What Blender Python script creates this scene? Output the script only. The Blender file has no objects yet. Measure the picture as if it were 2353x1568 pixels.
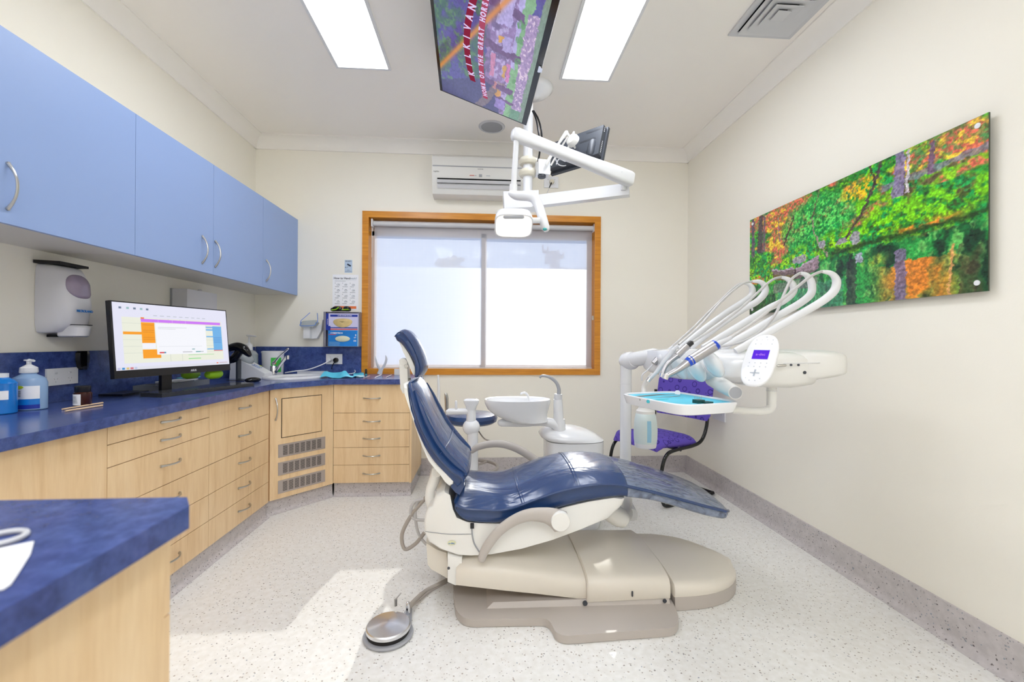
import bpy, bmesh, math, random
import numpy as np
from mathutils import Vector, Matrix
random.seed(7)
scene = bpy.context.scene
COL = scene.collection
PI = math.pi
V = Vector

# ---------------------------------------------------------------- camera
F_PX = 1002.3
YAW, PITCH, ROLL, CH = 0.0652, 0.0012, 0.0056, 1.22
cy, sy = math.cos(YAW), math.sin(YAW); cp, sp = math.cos(PITCH), math.sin(PITCH); cr, sr = math.cos(ROLL), math.sin(ROLL)
Rv = V((cy, -sy, 0)); F0 = V((sy, cy, 0)); Fv = cp*F0 + V((0, 0, sp)); Uv = V((0, 0, cp)) - sp*F0
R2 = cr*Rv + sr*Uv; U2 = -sr*Rv + cr*Uv
CAM = V((0, 0, CH))
def ray(x, y): return Fv + R2*((x-1176.5)/F_PX) - U2*((y-784)/F_PX)
def at(x, y, ax, val):
    d = ray(x, y); i = 'XYZ'.index(ax); t = (val-CAM[i])/d[i]
    return CAM + d*t
def PY(x, y, Y): return at(x, y, 'Y', Y)
def PX(x, y, X): return at(x, y, 'X', X)
def PZ(x, y, Z): return at(x, y, 'Z', Z)
def sc(P): return (V(P)-CAM).dot(Fv)/F_PX       # metres covered by one pixel there

camd = bpy.data.cameras.new('camera'); camo = bpy.data.objects.new('camera', camd); COL.objects.link(camo)
camd.sensor_width = 36; camd.sensor_fit = 'HORIZONTAL'; camd.lens = F_PX/2353*36; camd.clip_start = .02; camd.clip_end = 300
m = Matrix.Identity(4)
for i in range(3): m[i][0] = R2[i]; m[i][1] = U2[i]; m[i][2] = -Fv[i]; m[i][3] = CAM[i]
camo.matrix_world = m
camd.dof.use_dof = True; camd.dof.focus_distance = 2.5; camd.dof.aperture_fstop = 2.2
scene.camera = camo

# ---------------------------------------------------------------- materials
def lin(c):
    out = []
    for v in c[:3]:
        v = v/255.0
        out.append(v/12.92 if v <= .04045 else ((v+.055)/1.055)**2.4)
    return (*out, 1.0)
class NT:
    def __init__(s, name):
        s.m = bpy.data.materials.new(name); s.m.use_nodes = True
        s.t = s.m.node_tree; s.b = s.t.nodes['Principled BSDF']; s.out = s.t.nodes['Material Output']
    def n(s, typ, **k):
        nd = s.t.nodes.new(typ)
        for a, v in k.items():
            if a.startswith('i_'): nd.inputs[a[2:].replace('_', ' ')].default_value = v
            else: setattr(nd, a, v)
        return nd
    def l(s, a, b): s.t.links.new(a, b)
    def ramp(s, stops, interp='LINEAR'):
        r = s.n('ShaderNodeValToRGB'); e = r.color_ramp; e.interpolation = interp
        while len(e.elements) < len(stops): e.elements.new(.5)
        for el, (p, c) in zip(e.elements, stops): el.position = p; el.color = c
        return r
    def coord(s, scale=(1, 1, 1), rot=(0, 0, 0)):
        tc = s.n('ShaderNodeTexCoord'); mp = s.n('ShaderNodeMapping')
        mp.inputs['Scale'].default_value = scale; mp.inputs['Rotation'].default_value = rot
        s.l(tc.outputs['Object'], mp.inputs['Vector']); return mp.outputs['Vector']
    def bump(s, h, strength=.2, dist=.01):
        b = s.n('ShaderNodeBump'); b.inputs['Strength'].default_value = strength; b.inputs['Distance'].default_value = dist
        s.l(h, b.inputs['Height']); s.l(b.outputs['Normal'], s.b.inputs['Normal']); return b
def mat(name, col, rough=.5, metal=0, spec=.5, bump=0, bscale=200, coat=0, emit=0, alpha=1, trans=0, sss=0, vary=0):
    t = NT(name); b = t.b
    b.inputs['Base Color'].default_value = lin(col); b.inputs['Roughness'].default_value = rough
    b.inputs['Metallic'].default_value = metal; b.inputs['Specular IOR Level'].default_value = spec
    b.inputs['Coat Weight'].default_value = coat; b.inputs['Coat Roughness'].default_value = .08
    if emit: b.inputs['Emission Color'].default_value = lin(col); b.inputs['Emission Strength'].default_value = emit
    if alpha < 1: b.inputs['Alpha'].default_value = alpha
    if trans: b.inputs['Transmission Weight'].default_value = trans
    vec = t.coord()
    nz = t.n('ShaderNodeTexNoise'); nz.inputs['Scale'].default_value = bscale if bump else 6; nz.inputs['Detail'].default_value = 4
    t.l(vec, nz.inputs['Vector'])
    if bump: t.bump(nz.outputs['Fac'], bump, .002)
    if vary:
        c = lin(col); r = t.ramp([(.3, tuple(v*(1-vary) for v in c[:3])+(1,)), (.7, tuple(min(1, v*(1+vary)) for v in c[:3])+(1,))])
        t.l(nz.outputs['Fac'], r.inputs['Fac']); t.l(r.outputs['Color'], b.inputs['Base Color'])
    return t.m
M = {}
M['wall'] = mat('wall_paint', (243, 239, 228), .7, bump=.12, bscale=120, spec=.3)
M['ceiling'] = mat('ceiling_paint', (247, 243, 238), .8, spec=.2)
M['cornice'] = mat('cornice_paint', (247, 244, 239), .6, spec=.3)
def wood():
    t = NT('maple_laminate'); v = t.coord((9, 9, .9))
    n1 = t.n('ShaderNodeTexNoise'); n1.inputs['Scale'].default_value = 2.2; n1.inputs['Detail'].default_value = 6; n1.inputs['Distortion'].default_value = .8
    t.l(v, n1.inputs['Vector'])
    r = t.ramp([(.25, lin((222, 188, 142))), (.5, lin((234, 204, 160))), (.75, lin((240, 213, 172)))]); t.l(n1.outputs['Fac'], r.inputs['Fac'])
    n2 = t.n('ShaderNodeTexNoise'); n2.inputs['Scale'].default_value = 16; n2.inputs['Detail'].default_value = 3; t.l(v, n2.inputs['Vector'])
    mx = t.n('ShaderNodeMixRGB', blend_type='MULTIPLY'); mx.inputs['Fac'].default_value = .12
    r2 = t.ramp([(.3, lin((215, 190, 160))), (.6, (1, 1, 1, 1))]); t.l(n2.outputs['Fac'], r2.inputs['Fac'])
    t.l(r.outputs['Color'], mx.inputs['Color1']); t.l(r2.outputs['Color'], mx.inputs['Color2']); t.l(mx.outputs['Color'], t.b.inputs['Base Color'])
    t.b.inputs['Roughness'].default_value = .38; return t.m
M['wood'] = wood()
def bench():
    t = NT('blue_laminate'); v = t.coord((1, 1, 1))
    n1 = t.n('ShaderNodeTexNoise'); n1.inputs['Scale'].default_value = 26; n1.inputs['Detail'].default_value = 8; n1.inputs['Roughness'].default_value = .75; t.l(v, n1.inputs['Vector'])
    r = t.ramp([(.28, lin((46, 60, 106))), (.48, lin((62, 82, 140))), (.62, lin((78, 98, 158))), (.78, lin((112, 122, 172)))]); t.l(n1.outputs['Fac'], r.inputs['Fac'])
    n2 = t.n('ShaderNodeTexNoise'); n2.inputs['Scale'].default_value = 9; n2.inputs['Detail'].default_value = 5; t.l(v, n2.inputs['Vector'])
    r2 = t.ramp([(.35, lin((225, 215, 235))), (.65, (1, 1, 1, 1))]); t.l(n2.outputs['Fac'], r2.inputs['Fac'])
    mx = t.n('ShaderNodeMixRGB', blend_type='MULTIPLY'); mx.inputs['Fac'].default_value = .7
    t.l(r.outputs['Color'], mx.inputs['Color1']); t.l(r2.outputs['Color'], mx.inputs['Color2']); t.l(mx.outputs['Color'], t.b.inputs['Base Color'])
    t.b.inputs['Roughness'].default_value = .2; return t.m
M['bench'] = bench()
def vinyl(name, base, dark, light, thr, warm):
    t = NT(name); v = t.coord()
    vo = t.n('ShaderNodeTexVoronoi'); vo.inputs['Scale'].default_value = 75; vo.inputs['Randomness'].default_value = 1; t.l(v, vo.inputs['Vector'])
    nz = t.n('ShaderNodeTexNoise'); nz.inputs['Scale'].default_value = 110; nz.inputs['Detail'].default_value = 2; t.l(v, nz.inputs['Vector'])
    nb = t.n('ShaderNodeTexNoise'); nb.inputs['Scale'].default_value = 38; nb.inputs['Detail'].default_value = 4; t.l(v, nb.inputs['Vector'])
    r0 = t.ramp([(.35, lin(light)), (.65, lin(base))]); t.l(nb.outputs['Fac'], r0.inputs['Fac'])
    sub = t.n('ShaderNodeMath', operation='MULTIPLY'); t.l(vo.outputs['Distance'], sub.inputs[0]); sub.inputs[1].default_value = 1.0
    add = t.n('ShaderNodeMath', operation='ADD'); t.l(sub.outputs[0], add.inputs[0]); t.l(nz.outputs['Fac'], add.inputs[1])
    r = t.ramp([(thr, (1, 1, 1, 1)), (thr+.05, (0, 0, 0, 1))]); t.l(add.outputs[0], r.inputs['Fac'])
    sepc = t.n('ShaderNodeSeparateColor'); t.l(vo.outputs['Color'], sepc.inputs[0])
    rc = t.ramp([(0, lin(dark)), (.6, lin(warm)), (1, lin((150, 158, 170)))]); t.l(sepc.outputs[0], rc.inputs['Fac'])
    mx = t.n('ShaderNodeMixRGB'); t.l(r.outputs['Color'], mx.inputs['Fac']); t.l(r0.outputs['Color'], mx.inputs['Color1']); t.l(rc.outputs['Color'], mx.inputs['Color2'])
    t.l(mx.outputs['Color'], t.b.inputs['Base Color']); t.b.inputs['Roughness'].default_value = .42
    t.bump(nb.outputs['Fac'], .08, .004); return t.m
M['floor'] = vinyl('speckled_vinyl_floor', (226, 224, 219), (128, 122, 120), (234, 233, 230), .62, (182, 168, 156))
M['skirt'] = vinyl('speckled_vinyl_skirting', (190, 184, 184), (84, 78, 80), (202, 196, 196), .64, (130, 120, 118))
M['cabblue'] = mat('blue_cabinet_laminate', (146, 170, 216), .42, bump=.05, bscale=400)
M['cabunder'] = mat('cream_cabinet_laminate', (226, 222, 212), .5)
M['gap'] = mat('dark_joint', (66, 52, 38), .9)
M['bluegap'] = mat('blue_joint', (70, 100, 160), .8)
M['steel'] = mat('brushed_steel', (190, 188, 184), .28, metal=1)
M['chrome'] = mat('chrome', (225, 225, 228), .08, metal=1)
M['alu'] = mat('aluminium', (192, 182, 176), .4, metal=.6)
M['white'] = mat('white_plastic', (226, 227, 230), .3)
M['whiteenam'] = mat('white_enamel', (231, 232, 235), .18, coat=.4)
M['cream'] = mat('cream_plastic', (228, 227, 223), .35)
M['creambeige'] = mat('beige_clamp_plastic', (216, 210, 192), .4)
M['chairwhite'] = mat('chair_casting', (236, 235, 231), .3, coat=.15)
M['chaircover'] = mat('chair_cover_plastic', (224, 217, 205), .36)
M['taupe'] = mat('taupe_base', (184, 176, 169), .4)
M['taupearm'] = mat('taupe_armrest', (186, 179, 173), .42)
M['black'] = mat('black_plastic', (18, 18, 22), .3)
M['blackgloss'] = mat('black_gloss', (12, 12, 14), .12)
M['blackmatt'] = mat('black_rubber', (24, 22, 22), .7)
M['darkgrey'] = mat('dark_grey_plastic', (62, 66, 74), .45)
M['slot'] = mat('slot_black', (8, 8, 8), .9)
M['grey'] = mat('grey_plastic', (160, 162, 168), .4)
M['lightgrey'] = mat('light_grey_plastic', (205, 206, 210), .4)
M['dispenser'] = mat('grey_white_plastic', (214, 214, 220), .35)
M['paper'] = mat('paper_white', (246, 246, 248), .7)
M['orangeprint'] = mat('orange_print', (238, 120, 60), .6)
M['ink'] = mat('ink_dark', (60, 64, 74), .7)
M['inklight'] = mat('ink_light', (168, 176, 186), .7)
M['inkblue'] = mat('ink_blue', (40, 120, 200), .6)
M['red'] = mat('red_print', (215, 60, 50), .5)
M['green'] = mat('green_print', (60, 190, 70), .5)
M['lime'] = mat('lime_plastic', (150, 205, 30), .4)
M['yellowgreen'] = mat('yellow_green_print', (190, 205, 20), .5)
M['navy'] = mat('navy_print', (20, 50, 160), .5)
M['cyanbox'] = mat('cyan_carton', (20, 130, 215), .45, vary=.25)
M['glovebox'] = mat('lavender_carton', (214, 210, 240), .5)
M['latex'] = mat('latex_gloves', (216, 190, 130), .6, vary=.3)
M['latexwhite'] = mat('pale_gloves', (226, 226, 196), .6, vary=.15)
M['cyan'] = mat('cyan_paper', (100, 205, 230), .6)
M['mask'] = mat('mask_fabric', (90, 200, 228), .7, bump=.3, bscale=300)
M['teal'] = mat('teal_plastic', (70, 170, 170), .4)
M['orange'] = mat('orange_plastic', (240, 160, 30), .4)
M['darkgreen'] = mat('dark_green_plastic', (20, 70, 66), .35)
M['bluelens'] = mat('blue_frame', (50, 120, 220), .3)
M['bluering'] = mat('blue_ring', (20, 70, 190), .3)
M['brownglass'] = mat('amber_glass', (62, 26, 16), .12)
M['stick'] = mat('birch_stick', (226, 196, 160), .6)
M['tubehose'] = mat('grey_hose', (192, 190, 190), .4)
M['hose2'] = mat('taupe_hose', (170, 162, 154), .4)
M['steelhp'] = mat('handpiece_metal', (178, 176, 178), .3, metal=.8)
M['clearblue'] = mat('blue_liquid', (20, 120, 205), .15, vary=.2)
M['skyliquid'] = mat('turquoise_liquid', (80, 190, 205), .12)
M['bottlewhite'] = mat('frosted_bottle', (212, 226, 226), .35)
M['bluestripe'] = mat('pale_blue_stripe', (150, 200, 226), .4)
M['bluegrey'] = mat('blue_grey_bottle', (140, 170, 206), .15)
def clear(name, tint, tr=.75, rough=.05):
    t = NT(name); g = t.n('ShaderNodeBsdfGlossy'); g.inputs['Roughness'].default_value = rough
    tr_ = t.n('ShaderNodeBsdfTransparent'); tr_.inputs['Color'].default_value = lin(tint)
    d = t.n('ShaderNodeBsdfDiffuse'); d.inputs['Color'].default_value = lin(tint)
    m1 = t.n('ShaderNodeMixShader'); m1.inputs[0].default_value = tr; t.l(d.outputs[0], m1.inputs[1]); t.l(tr_.outputs[0], m1.inputs[2])
    fr = t.n('ShaderNodeFresnel'); fr.inputs['IOR'].default_value = 1.45
    m2 = t.n('ShaderNodeMixShader'); t.l(fr.outputs[0], m2.inputs[0]); t.l(m1.outputs[0], m2.inputs[1]); t.l(g.outputs[0], m2.inputs[2])
    t.l(m2.outputs[0], t.out.inputs['Surface']); return t.m
M['acrylic'] = clear('clear_acrylic', (226, 224, 236), .7)
M['glass'] = clear('window_glass', (250, 252, 252), .98)
M['clearlid'] = clear('clear_lid', (222, 228, 230), .55)
M['thinfilm'] = clear('thin_clear_film', (235, 238, 242), .96, .12)
M['clearbag'] = clear('clear_plastic_sheet', (190, 196, 206), .55, .15)
M['glovefilm'] = clear('foot_cover_film', (190, 200, 212), .62, .12)
def leather():
    t = NT('blue_upholstery'); v = t.coord((1.0, 1.6, 1.0))
    n1 = t.n('ShaderNodeTexNoise'); n1.inputs['Scale'].default_value = 4.5; n1.inputs['Detail'].default_value = 3; n1.inputs['Distortion'].default_value = .7; t.l(v, n1.inputs['Vector'])
    n2 = t.n('ShaderNodeTexNoise'); n2.inputs['Scale'].default_value = 260; t.l(v, n2.inputs['Vector'])
    t.b.inputs['Base Color'].default_value = lin((26, 58, 108)); t.b.inputs['Roughness'].default_value = .27
    t.b.inputs['Coat Weight'].default_value = .4; t.b.inputs['Coat Roughness'].default_value = .16
    b1 = t.n('ShaderNodeBump'); b1.inputs['Strength'].default_value = .55; b1.inputs['Distance'].default_value = .02; t.l(n1.outputs['Fac'], b1.inputs['Height'])
    b2 = t.n('ShaderNodeBump'); b2.inputs['Strength'].default_value = .06; b2.inputs['Distance'].default_value = .001; t.l(n2.outputs['Fac'], b2.inputs['Height']); t.l(b1.outputs['Normal'], b2.inputs['Normal'])
    t.l(b2.outputs['Normal'], t.b.inputs['Normal']); t.l(b1.outputs['Normal'], t.b.inputs['Coat Normal']); return t.m
M['leather'] = leather()
def film():
    t = NT('clear_film_on_foot_cushion'); v = t.coord((2, 5, 2))
    n1 = t.n('ShaderNodeTexNoise'); n1.inputs['Scale'].default_value = 7; n1.inputs['Detail'].default_value = 5; n1.inputs['Distortion'].default_value = 1.5; t.l(v, n1.inputs['Vector'])
    r = t.ramp([(.35, (.4, .4, .4, 1)), (.65, (.85, .85, .85, 1))]); t.l(n1.outputs['Fac'], r.inputs['Fac'])
    tr_ = t.n('ShaderNodeBsdfTransparent'); tr_.inputs['Color'].default_value = lin((225, 232, 240))
    g = t.n('ShaderNodeBsdfPrincipled'); g.inputs['Base Color'].default_value = lin((140, 152, 176)); g.inputs['Roughness'].default_value = .14; g.inputs['Coat Weight'].default_value = 1
    bp = t.n('ShaderNodeBump'); bp.inputs['Strength'].default_value = .6; bp.inputs['Distance'].default_value = .02; t.l(n1.outputs['Fac'], bp.inputs['Height'])
    t.l(bp.outputs['Normal'], g.inputs['Normal']); t.l(bp.outputs['Normal'], g.inputs['Coat Normal'])
    mx = t.n('ShaderNodeMixShader'); t.l(r.outputs['Color'], mx.inputs[0]); t.l(tr_.outputs[0], mx.inputs[1]); t.l(g.outputs[0], mx.inputs[2])
    t.l(mx.outputs[0], t.out.inputs['Surface']); return t.m
M['film'] = film()
def timber():
    t = NT('varnished_pine'); v = t.coord((1, 14, 14))
    n1 = t.n('ShaderNodeTexNoise'); n1.inputs['Scale'].default_value = 5; n1.inputs['Detail'].default_value = 5; t.l(v, n1.inputs['Vector'])
    r = t.ramp([(.3, lin((196, 122, 26))), (.7, lin((222, 150, 44)))]); t.l(n1.outputs['Fac'], r.inputs['Fac']); t.l(r.outputs['Color'], t.b.inputs['Base Color'])
    t.b.inputs['Roughness'].default_value = .3; return t.m
M['timber'] = timber()
def purple():
    t = NT('purple_fabric'); v = t.coord()
    vo = t.n('ShaderNodeTexVoronoi'); vo.inputs['Scale'].default_value = 15; vo.inputs['Randomness'].default_value = .5; t.l(v, vo.inputs['Vector'])
    r = t.ramp([(.27, lin((98, 78, 186))), (.30, lin((58, 42, 134))), (.36, lin((58, 42, 134))), (.40, lin((98, 78, 186)))]); t.l(vo.outputs['Distance'], r.inputs['Fac'])
    t.l(r.outputs['Color'], t.b.inputs['Base Color']); t.b.inputs['Roughness'].default_value = .85
    n = t.n('ShaderNodeTexNoise'); n.inputs['Scale'].default_value = 500; t.l(v, n.inputs['Vector']); t.bump(n.outputs['Fac'], .3, .001); return t.m
M['purple'] = purple()
def blindmat():
    t = NT('screen_blind_fabric'); v = t.coord()
    w = t.n('ShaderNodeTexWave', bands_direction='X'); w.inputs['Scale'].default_value = 24; w.inputs['Distortion'].default_value = .3; t.l(v, w.inputs['Vector'])
    w2 = t.n('ShaderNodeTexWave', bands_direction='Z'); w2.inputs['Scale'].default_value = 30; t.l(v, w2.inputs['Vector'])
    ad = t.n('ShaderNodeMath', operation='ADD'); t.l(w.outputs['Fac'], ad.inputs[0]); t.l(w2.outputs['Fac'], ad.inputs[1])
    r = t.ramp([(0, (.30, .30, .30, 1)), (1, (.42, .42, .42, 1))]); t.l(ad.outputs[0], r.inputs['Fac'])
    d = t.n('ShaderNodeBsdfDiffuse'); d.inputs['Color'].default_value = lin((222, 222, 230))
    tl = t.n('ShaderNodeBsdfTranslucent'); tl.inputs['Color'].default_value = lin((236, 236, 242))
    m1 = t.n('ShaderNodeMixShader'); m1.inputs[0].default_value = .42; t.l(d.outputs[0], m1.inputs[1]); t.l(tl.outputs[0], m1.inputs[2])
    tr = t.n('ShaderNodeBsdfTransparent'); m2 = t.n('ShaderNodeMixShader'); t.l(r.outputs['Color'], m2.inputs[0]); t.l(m1.outputs[0], m2.inputs[1]); t.l(tr.outputs[0], m2.inputs[2])
    t.l(m2.outputs[0], t.out.inputs['Surface']); return t.m
M['blind'] = blindmat()
def emis(name, col, s):
    t = NT(name); e = t.n('ShaderNodeEmission'); e.inputs['Color'].default_value = lin(col); e.inputs['Strength'].default_value = s
    t.l(e.outputs[0], t.out.inputs['Surface']); return t.m
M['panel'] = emis('led_diffuser', (242, 247, 255), 8.4)
M['lampglow'] = emis('lamp_lens', (255, 247, 236), .68)
M['purplescreen'] = emis('violet_display', (98, 52, 226), .55)
M['whiteglow'] = emis('display_text', (190, 130, 235), .6)
def screenmat(name, s, rough):
    t = NT(name); a = t.n('ShaderNodeVertexColor'); a.layer_name = 'pic'
    t.b.inputs['Base Color'].default_value = (.01, .01, .012, 1); t.b.inputs['Roughness'].default_value = rough
    t.l(a.outputs['Color'], t.b.inputs['Emission Color']); t.b.inputs['Emission Strength'].default_value = s; return t.m
M['screen'] = screenmat('desk_screen', .5, .4)
M['tvscreen'] = screenmat('tv_screen', .5, .06)
def artmat():
    t = NT('acrylic_print'); a = t.n('ShaderNodeVertexColor'); a.layer_name = 'pic'
    t.l(a.outputs['Color'], t.b.inputs['Base Color']); t.b.inputs['Roughness'].default_value = .25; return t.m
M['art'] = artmat()
M['tvred'] = emis('tv_banner_red', (150, 44, 72), .42)
M['tvred2'] = emis('tv_banner_pink', (190, 86, 116), .42)
M['tvwhite'] = emis('tv_letter', (226, 206, 246), .5)

# ---------------------------------------------------------------- mesh builder
def cr_path(pts, k=6, closed=False):
    pts = [V(p) for p in pts]; n = len(pts)
    if n < 3: return pts
    out = []
    rng = n if closed else n-1
    for i in range(rng):
        g = (lambda j: pts[j % n]) if closed else (lambda j: pts[min(max(j, 0), n-1)])
        p0, p1, p2, p3 = g(i-1), g(i), g(i+1), g(i+2)
        for q in range(k):
            t = q/k
            out.append(.5*((2*p1)+(-p0+p2)*t+(2*p0-5*p1+4*p2-p3)*t*t+(-p0+3*p1-3*p2+p3)*t**3))
    if not closed: out.append(pts[-1].copy())
    return out
def interp(vals, n):
    if not isinstance(vals, (list, tuple)): return [vals]*n
    m_ = len(vals); out = []
    for i in range(n):
        f = i/(n-1)*(m_-1) if n > 1 else 0; a = int(min(f, m_-2)) if m_ > 1 else 0
        out.append(vals[a]+(vals[min(a+1, m_-1)]-vals[a])*(f-a))
    return out
class MB:
    def __init__(s, m_='white', M_=None):
        s.bm = bmesh.new(); s.mats = []; s.cur = 0; s.M = M_; s.use(m_)
    def use(s, m_):
        if m_ not in s.mats: s.mats.append(m_)
        s.cur = s.mats.index(m_); return s
    def vt(s, p):
        p = V(p)
        return s.bm.verts.new(s.M @ p if s.M else p)
    def face(s, vs):
        try: f = s.bm.faces.new(vs); f.material_index = s.cur; return f
        except ValueError: return None
    def poly(s, pts): return s.face([s.vt(p) for p in pts])
    def _bevel(s, faces, w, seg=2):
        es = set(); fs = [f for f in faces if f]
        for f in fs: es.update(f.edges)
        es = [e for e in es if len(e.link_faces) == 2 and e.calc_face_angle(0) > .5]
        if es: bmesh.ops.bevel(s.bm, geom=es, offset=w, segments=seg, affect='EDGES', profile=.5, clamp_overlap=True, material=-1)
    def hexa(s, p, bevel=0, seg=2):           # p: 8 points, bottom ring then top ring
        v = [s.vt(q) for q in p]
        fs = [s.face([v[i] for i in f]) for f in ((3, 2, 1, 0), (4, 5, 6, 7), (0, 1, 5, 4), (1, 2, 6, 5), (2, 3, 7, 6), (3, 0, 4, 7))]
        if bevel: s._bevel(fs, bevel, seg)
        return s
    def box(s, x0, x1, y0, y1, z0, z1, bevel=0, seg=2):
        return s.hexa([(x0, y0, z0), (x1, y0, z0), (x1, y1, z0), (x0, y1, z0), (x0, y0, z1), (x1, y0, z1), (x1, y1, z1), (x0, y1, z1)], bevel, seg)
    def obox(s, c, ax, ay, az, sx, sy_, sz, bevel=0, seg=2):
        c = V(c); ax = V(ax).normalized()*sx/2; ay = V(ay).normalized()*sy_/2; az = V(az).normalized()*sz/2
        return s.hexa([c-ax-ay-az, c+ax-ay-az, c+ax+ay-az, c-ax+ay-az, c-ax-ay+az, c+ax-ay+az, c+ax+ay+az, c-ax+ay+az], bevel, seg)
    def prism(s, pts, ext, bevel=0, seg=2):
        ext = V(ext); a = [s.vt(p) for p in pts]; b = [s.vt(V(p)+ext) for p in pts]; n = len(pts)
        fs = [s.face(list(reversed(a))), s.face(b)]+[s.face([a[i], a[(i+1) % n], b[(i+1) % n], b[i]]) for i in range(n)]
        if bevel: s._bevel(fs, bevel, seg)
        return s
    def loft(s, rings, closed=True, caps=True, ringclosed=False):
        vs = [[s.vt(p) for p in r] for r in rings]; n = len(vs[0])
        R_ = len(vs)
        for i in range(R_ if ringclosed else R_-1):
            a, b = vs[i], vs[(i+1) % R_]
            for j in range(n if closed else n-1):
                s.face([a[j], a[(j+1) % n], b[(j+1) % n], b[j]])
        if caps and closed and not ringclosed:
            s.face(list(reversed(vs[0]))); s.face(vs[-1])
        return s
    def tube(s, pts, r, n=10, k=6, smooth=True, caps=True, flat=1.0, up=None, closed=False, rnd=False):
        P = cr_path(pts, k, closed) if smooth and len(pts) > 2 else [V(p) for p in pts]
        rr = interp(r, len(P)); rings = []
        if rnd and not closed:      # rounded ends
            d0 = (P[0]-P[1]).normalized(); d1 = (P[-1]-P[-2]).normalized(); r0, r1 = rr[0], rr[-1]
            P = [P[0]+d0*r0, P[0]+d0*r0*.7]+P+[P[-1]+d1*r1*.7, P[-1]+d1*r1]; rr = [r0*.15, r0*.72]+rr+[r1*.72, r1*.15]
        prev = None
        for i, p in enumerate(P):
            if closed: t = P[(i+1) % len(P)]-P[i-1]
            else: t = P[min(i+1, len(P)-1)]-P[max(i-1, 0)]
            if t.length < 1e-9: t = V((0, 0, 1))
            t.normalize()
            if prev is None:
                a = V(up) if up else (V((0, 0, 1)) if abs(t.z) < .9 else V((1, 0, 0)))
            else: a = prev
            a = (a-t*a.dot(t))
            if a.length < 1e-6: a = t.orthogonal()
            a.normalize(); prev = a; b = t.cross(a)
            rings.append([p+(a*math.cos(q*2*PI/n)+b*math.sin(q*2*PI/n)*flat)*rr[i] for q in range(n)])
        return s.loft(rings, caps=caps, ringclosed=closed)
    def lathe(s, prof, o, axis=(0, 0, 1), n=28, sx=1, sy_=1, xdir=None):
        o = V(o); t = V(axis).normalized(); a = V(xdir).normalized() if xdir else t.orthogonal().normalized()
        if not xdir and abs(t.z) > .99: a = V((1, 0, 0))
        b = t.cross(a)
        rings = [[o+t*h+(a*math.cos(q*2*PI/n)*sx+b*math.sin(q*2*PI/n)*sy_)*max(r, 1e-5) for q in range(n)] for r, h in prof]
        return s.loft(rings)
    def ell(s, c, r, axes=None, n=16, m_=10):
        c = V(c); ax = [V(a).normalized() for a in (axes or ((1, 0, 0), (0, 1, 0), (0, 0, 1)))]
        rings = []
        for i in range(m_+1):
            th = PI*i/m_
            rings.append([c+ax[0]*(r[0]*max(math.sin(th), 1e-3)*math.cos(q*2*PI/n))+ax[1]*(r[1]*max(math.sin(th), 1e-3)*math.sin(q*2*PI/n))-ax[2]*(r[2]*math.cos(th)) for q in range(n)])
        return s.loft(rings)
    def text(s, body, o, right, up, size, off=.0, ext=.0004, align='CENTER', spacing=1.0):
        cu = bpy.data.curves.new('t', 'FONT'); cu.body = body; cu.size = size; cu.align_x = align; cu.align_y = 'CENTER'; cu.offset = off; cu.extrude = ext; cu.space_character = spacing
        cu.resolution_u = 3
        ob = bpy.data.objects.new('t', cu); me = bpy.data.meshes.new_from_object(ob)
        r_, u_ = V(right).normalized(), V(up).normalized(); n_ = r_.cross(u_); o = V(o)
        vs = [s.vt(o+r_*v.co.x+u_*v.co.y+n_*v.co.z) for v in me.vertices]
        for p in me.polygons: s.face([vs[i] for i in p.vertices])
        bpy.data.objects.remove(ob); bpy.data.curves.remove(cu); bpy.data.meshes.remove(me); return s
    def mesh(s, name, origin, angle=35, fix=True):
        if fix: bmesh.ops.recalc_face_normals(s.bm, faces=s.bm.faces)
        me = bpy.data.meshes.new(name); bmesh.ops.translate(s.bm, verts=s.bm.verts, vec=-V(origin)); s.bm.to_mesh(me); s.bm.free()
        for k in s.mats: me.materials.append(M[k])
        me.polygons.foreach_set('use_smooth', [True]*len(me.polygons)); me.set_sharp_from_angle(angle=math.radians(angle)); me.update()
        return me
def obj(name, mb, parent=None, label=None, cat=None, group=None, kind=None, origin=None, angle=35):
    if parent is None:
        vs = [v.co for v in mb.bm.verts]
        if origin is None:
            lo = V((min(v[i] for v in vs) for i in range(3))); hi = V((max(v[i] for v in vs) for i in range(3)))
            origin = V(((lo.x+hi.x)/2, (lo.y+hi.y)/2, lo.z))
    else:
        origin = WL[parent.name]
    o = bpy.data.objects.new(name, mb.mesh(name, origin, angle)); COL.objects.link(o)
    if parent is None: o.location = origin
    else: o.parent = parent
    WL[o.name] = V(origin)
    tag(o, label, cat, group, kind); return o
WL = {}
def tag(o, label=None, cat=None, group=None, kind=None):
    if label: o['label'] = label
    if cat: o['category'] = cat
    if group: o['group'] = group
    if kind: o['kind'] = kind
    return o
def thing(name, label, cat, loc, group=None, kind=None):
    o = bpy.data.objects.new(name, None); COL.objects.link(o); o.location = loc; o.empty_display_size = .05
    WL[o.name] = V(loc); tag(o, label, cat, group, kind); return o
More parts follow.
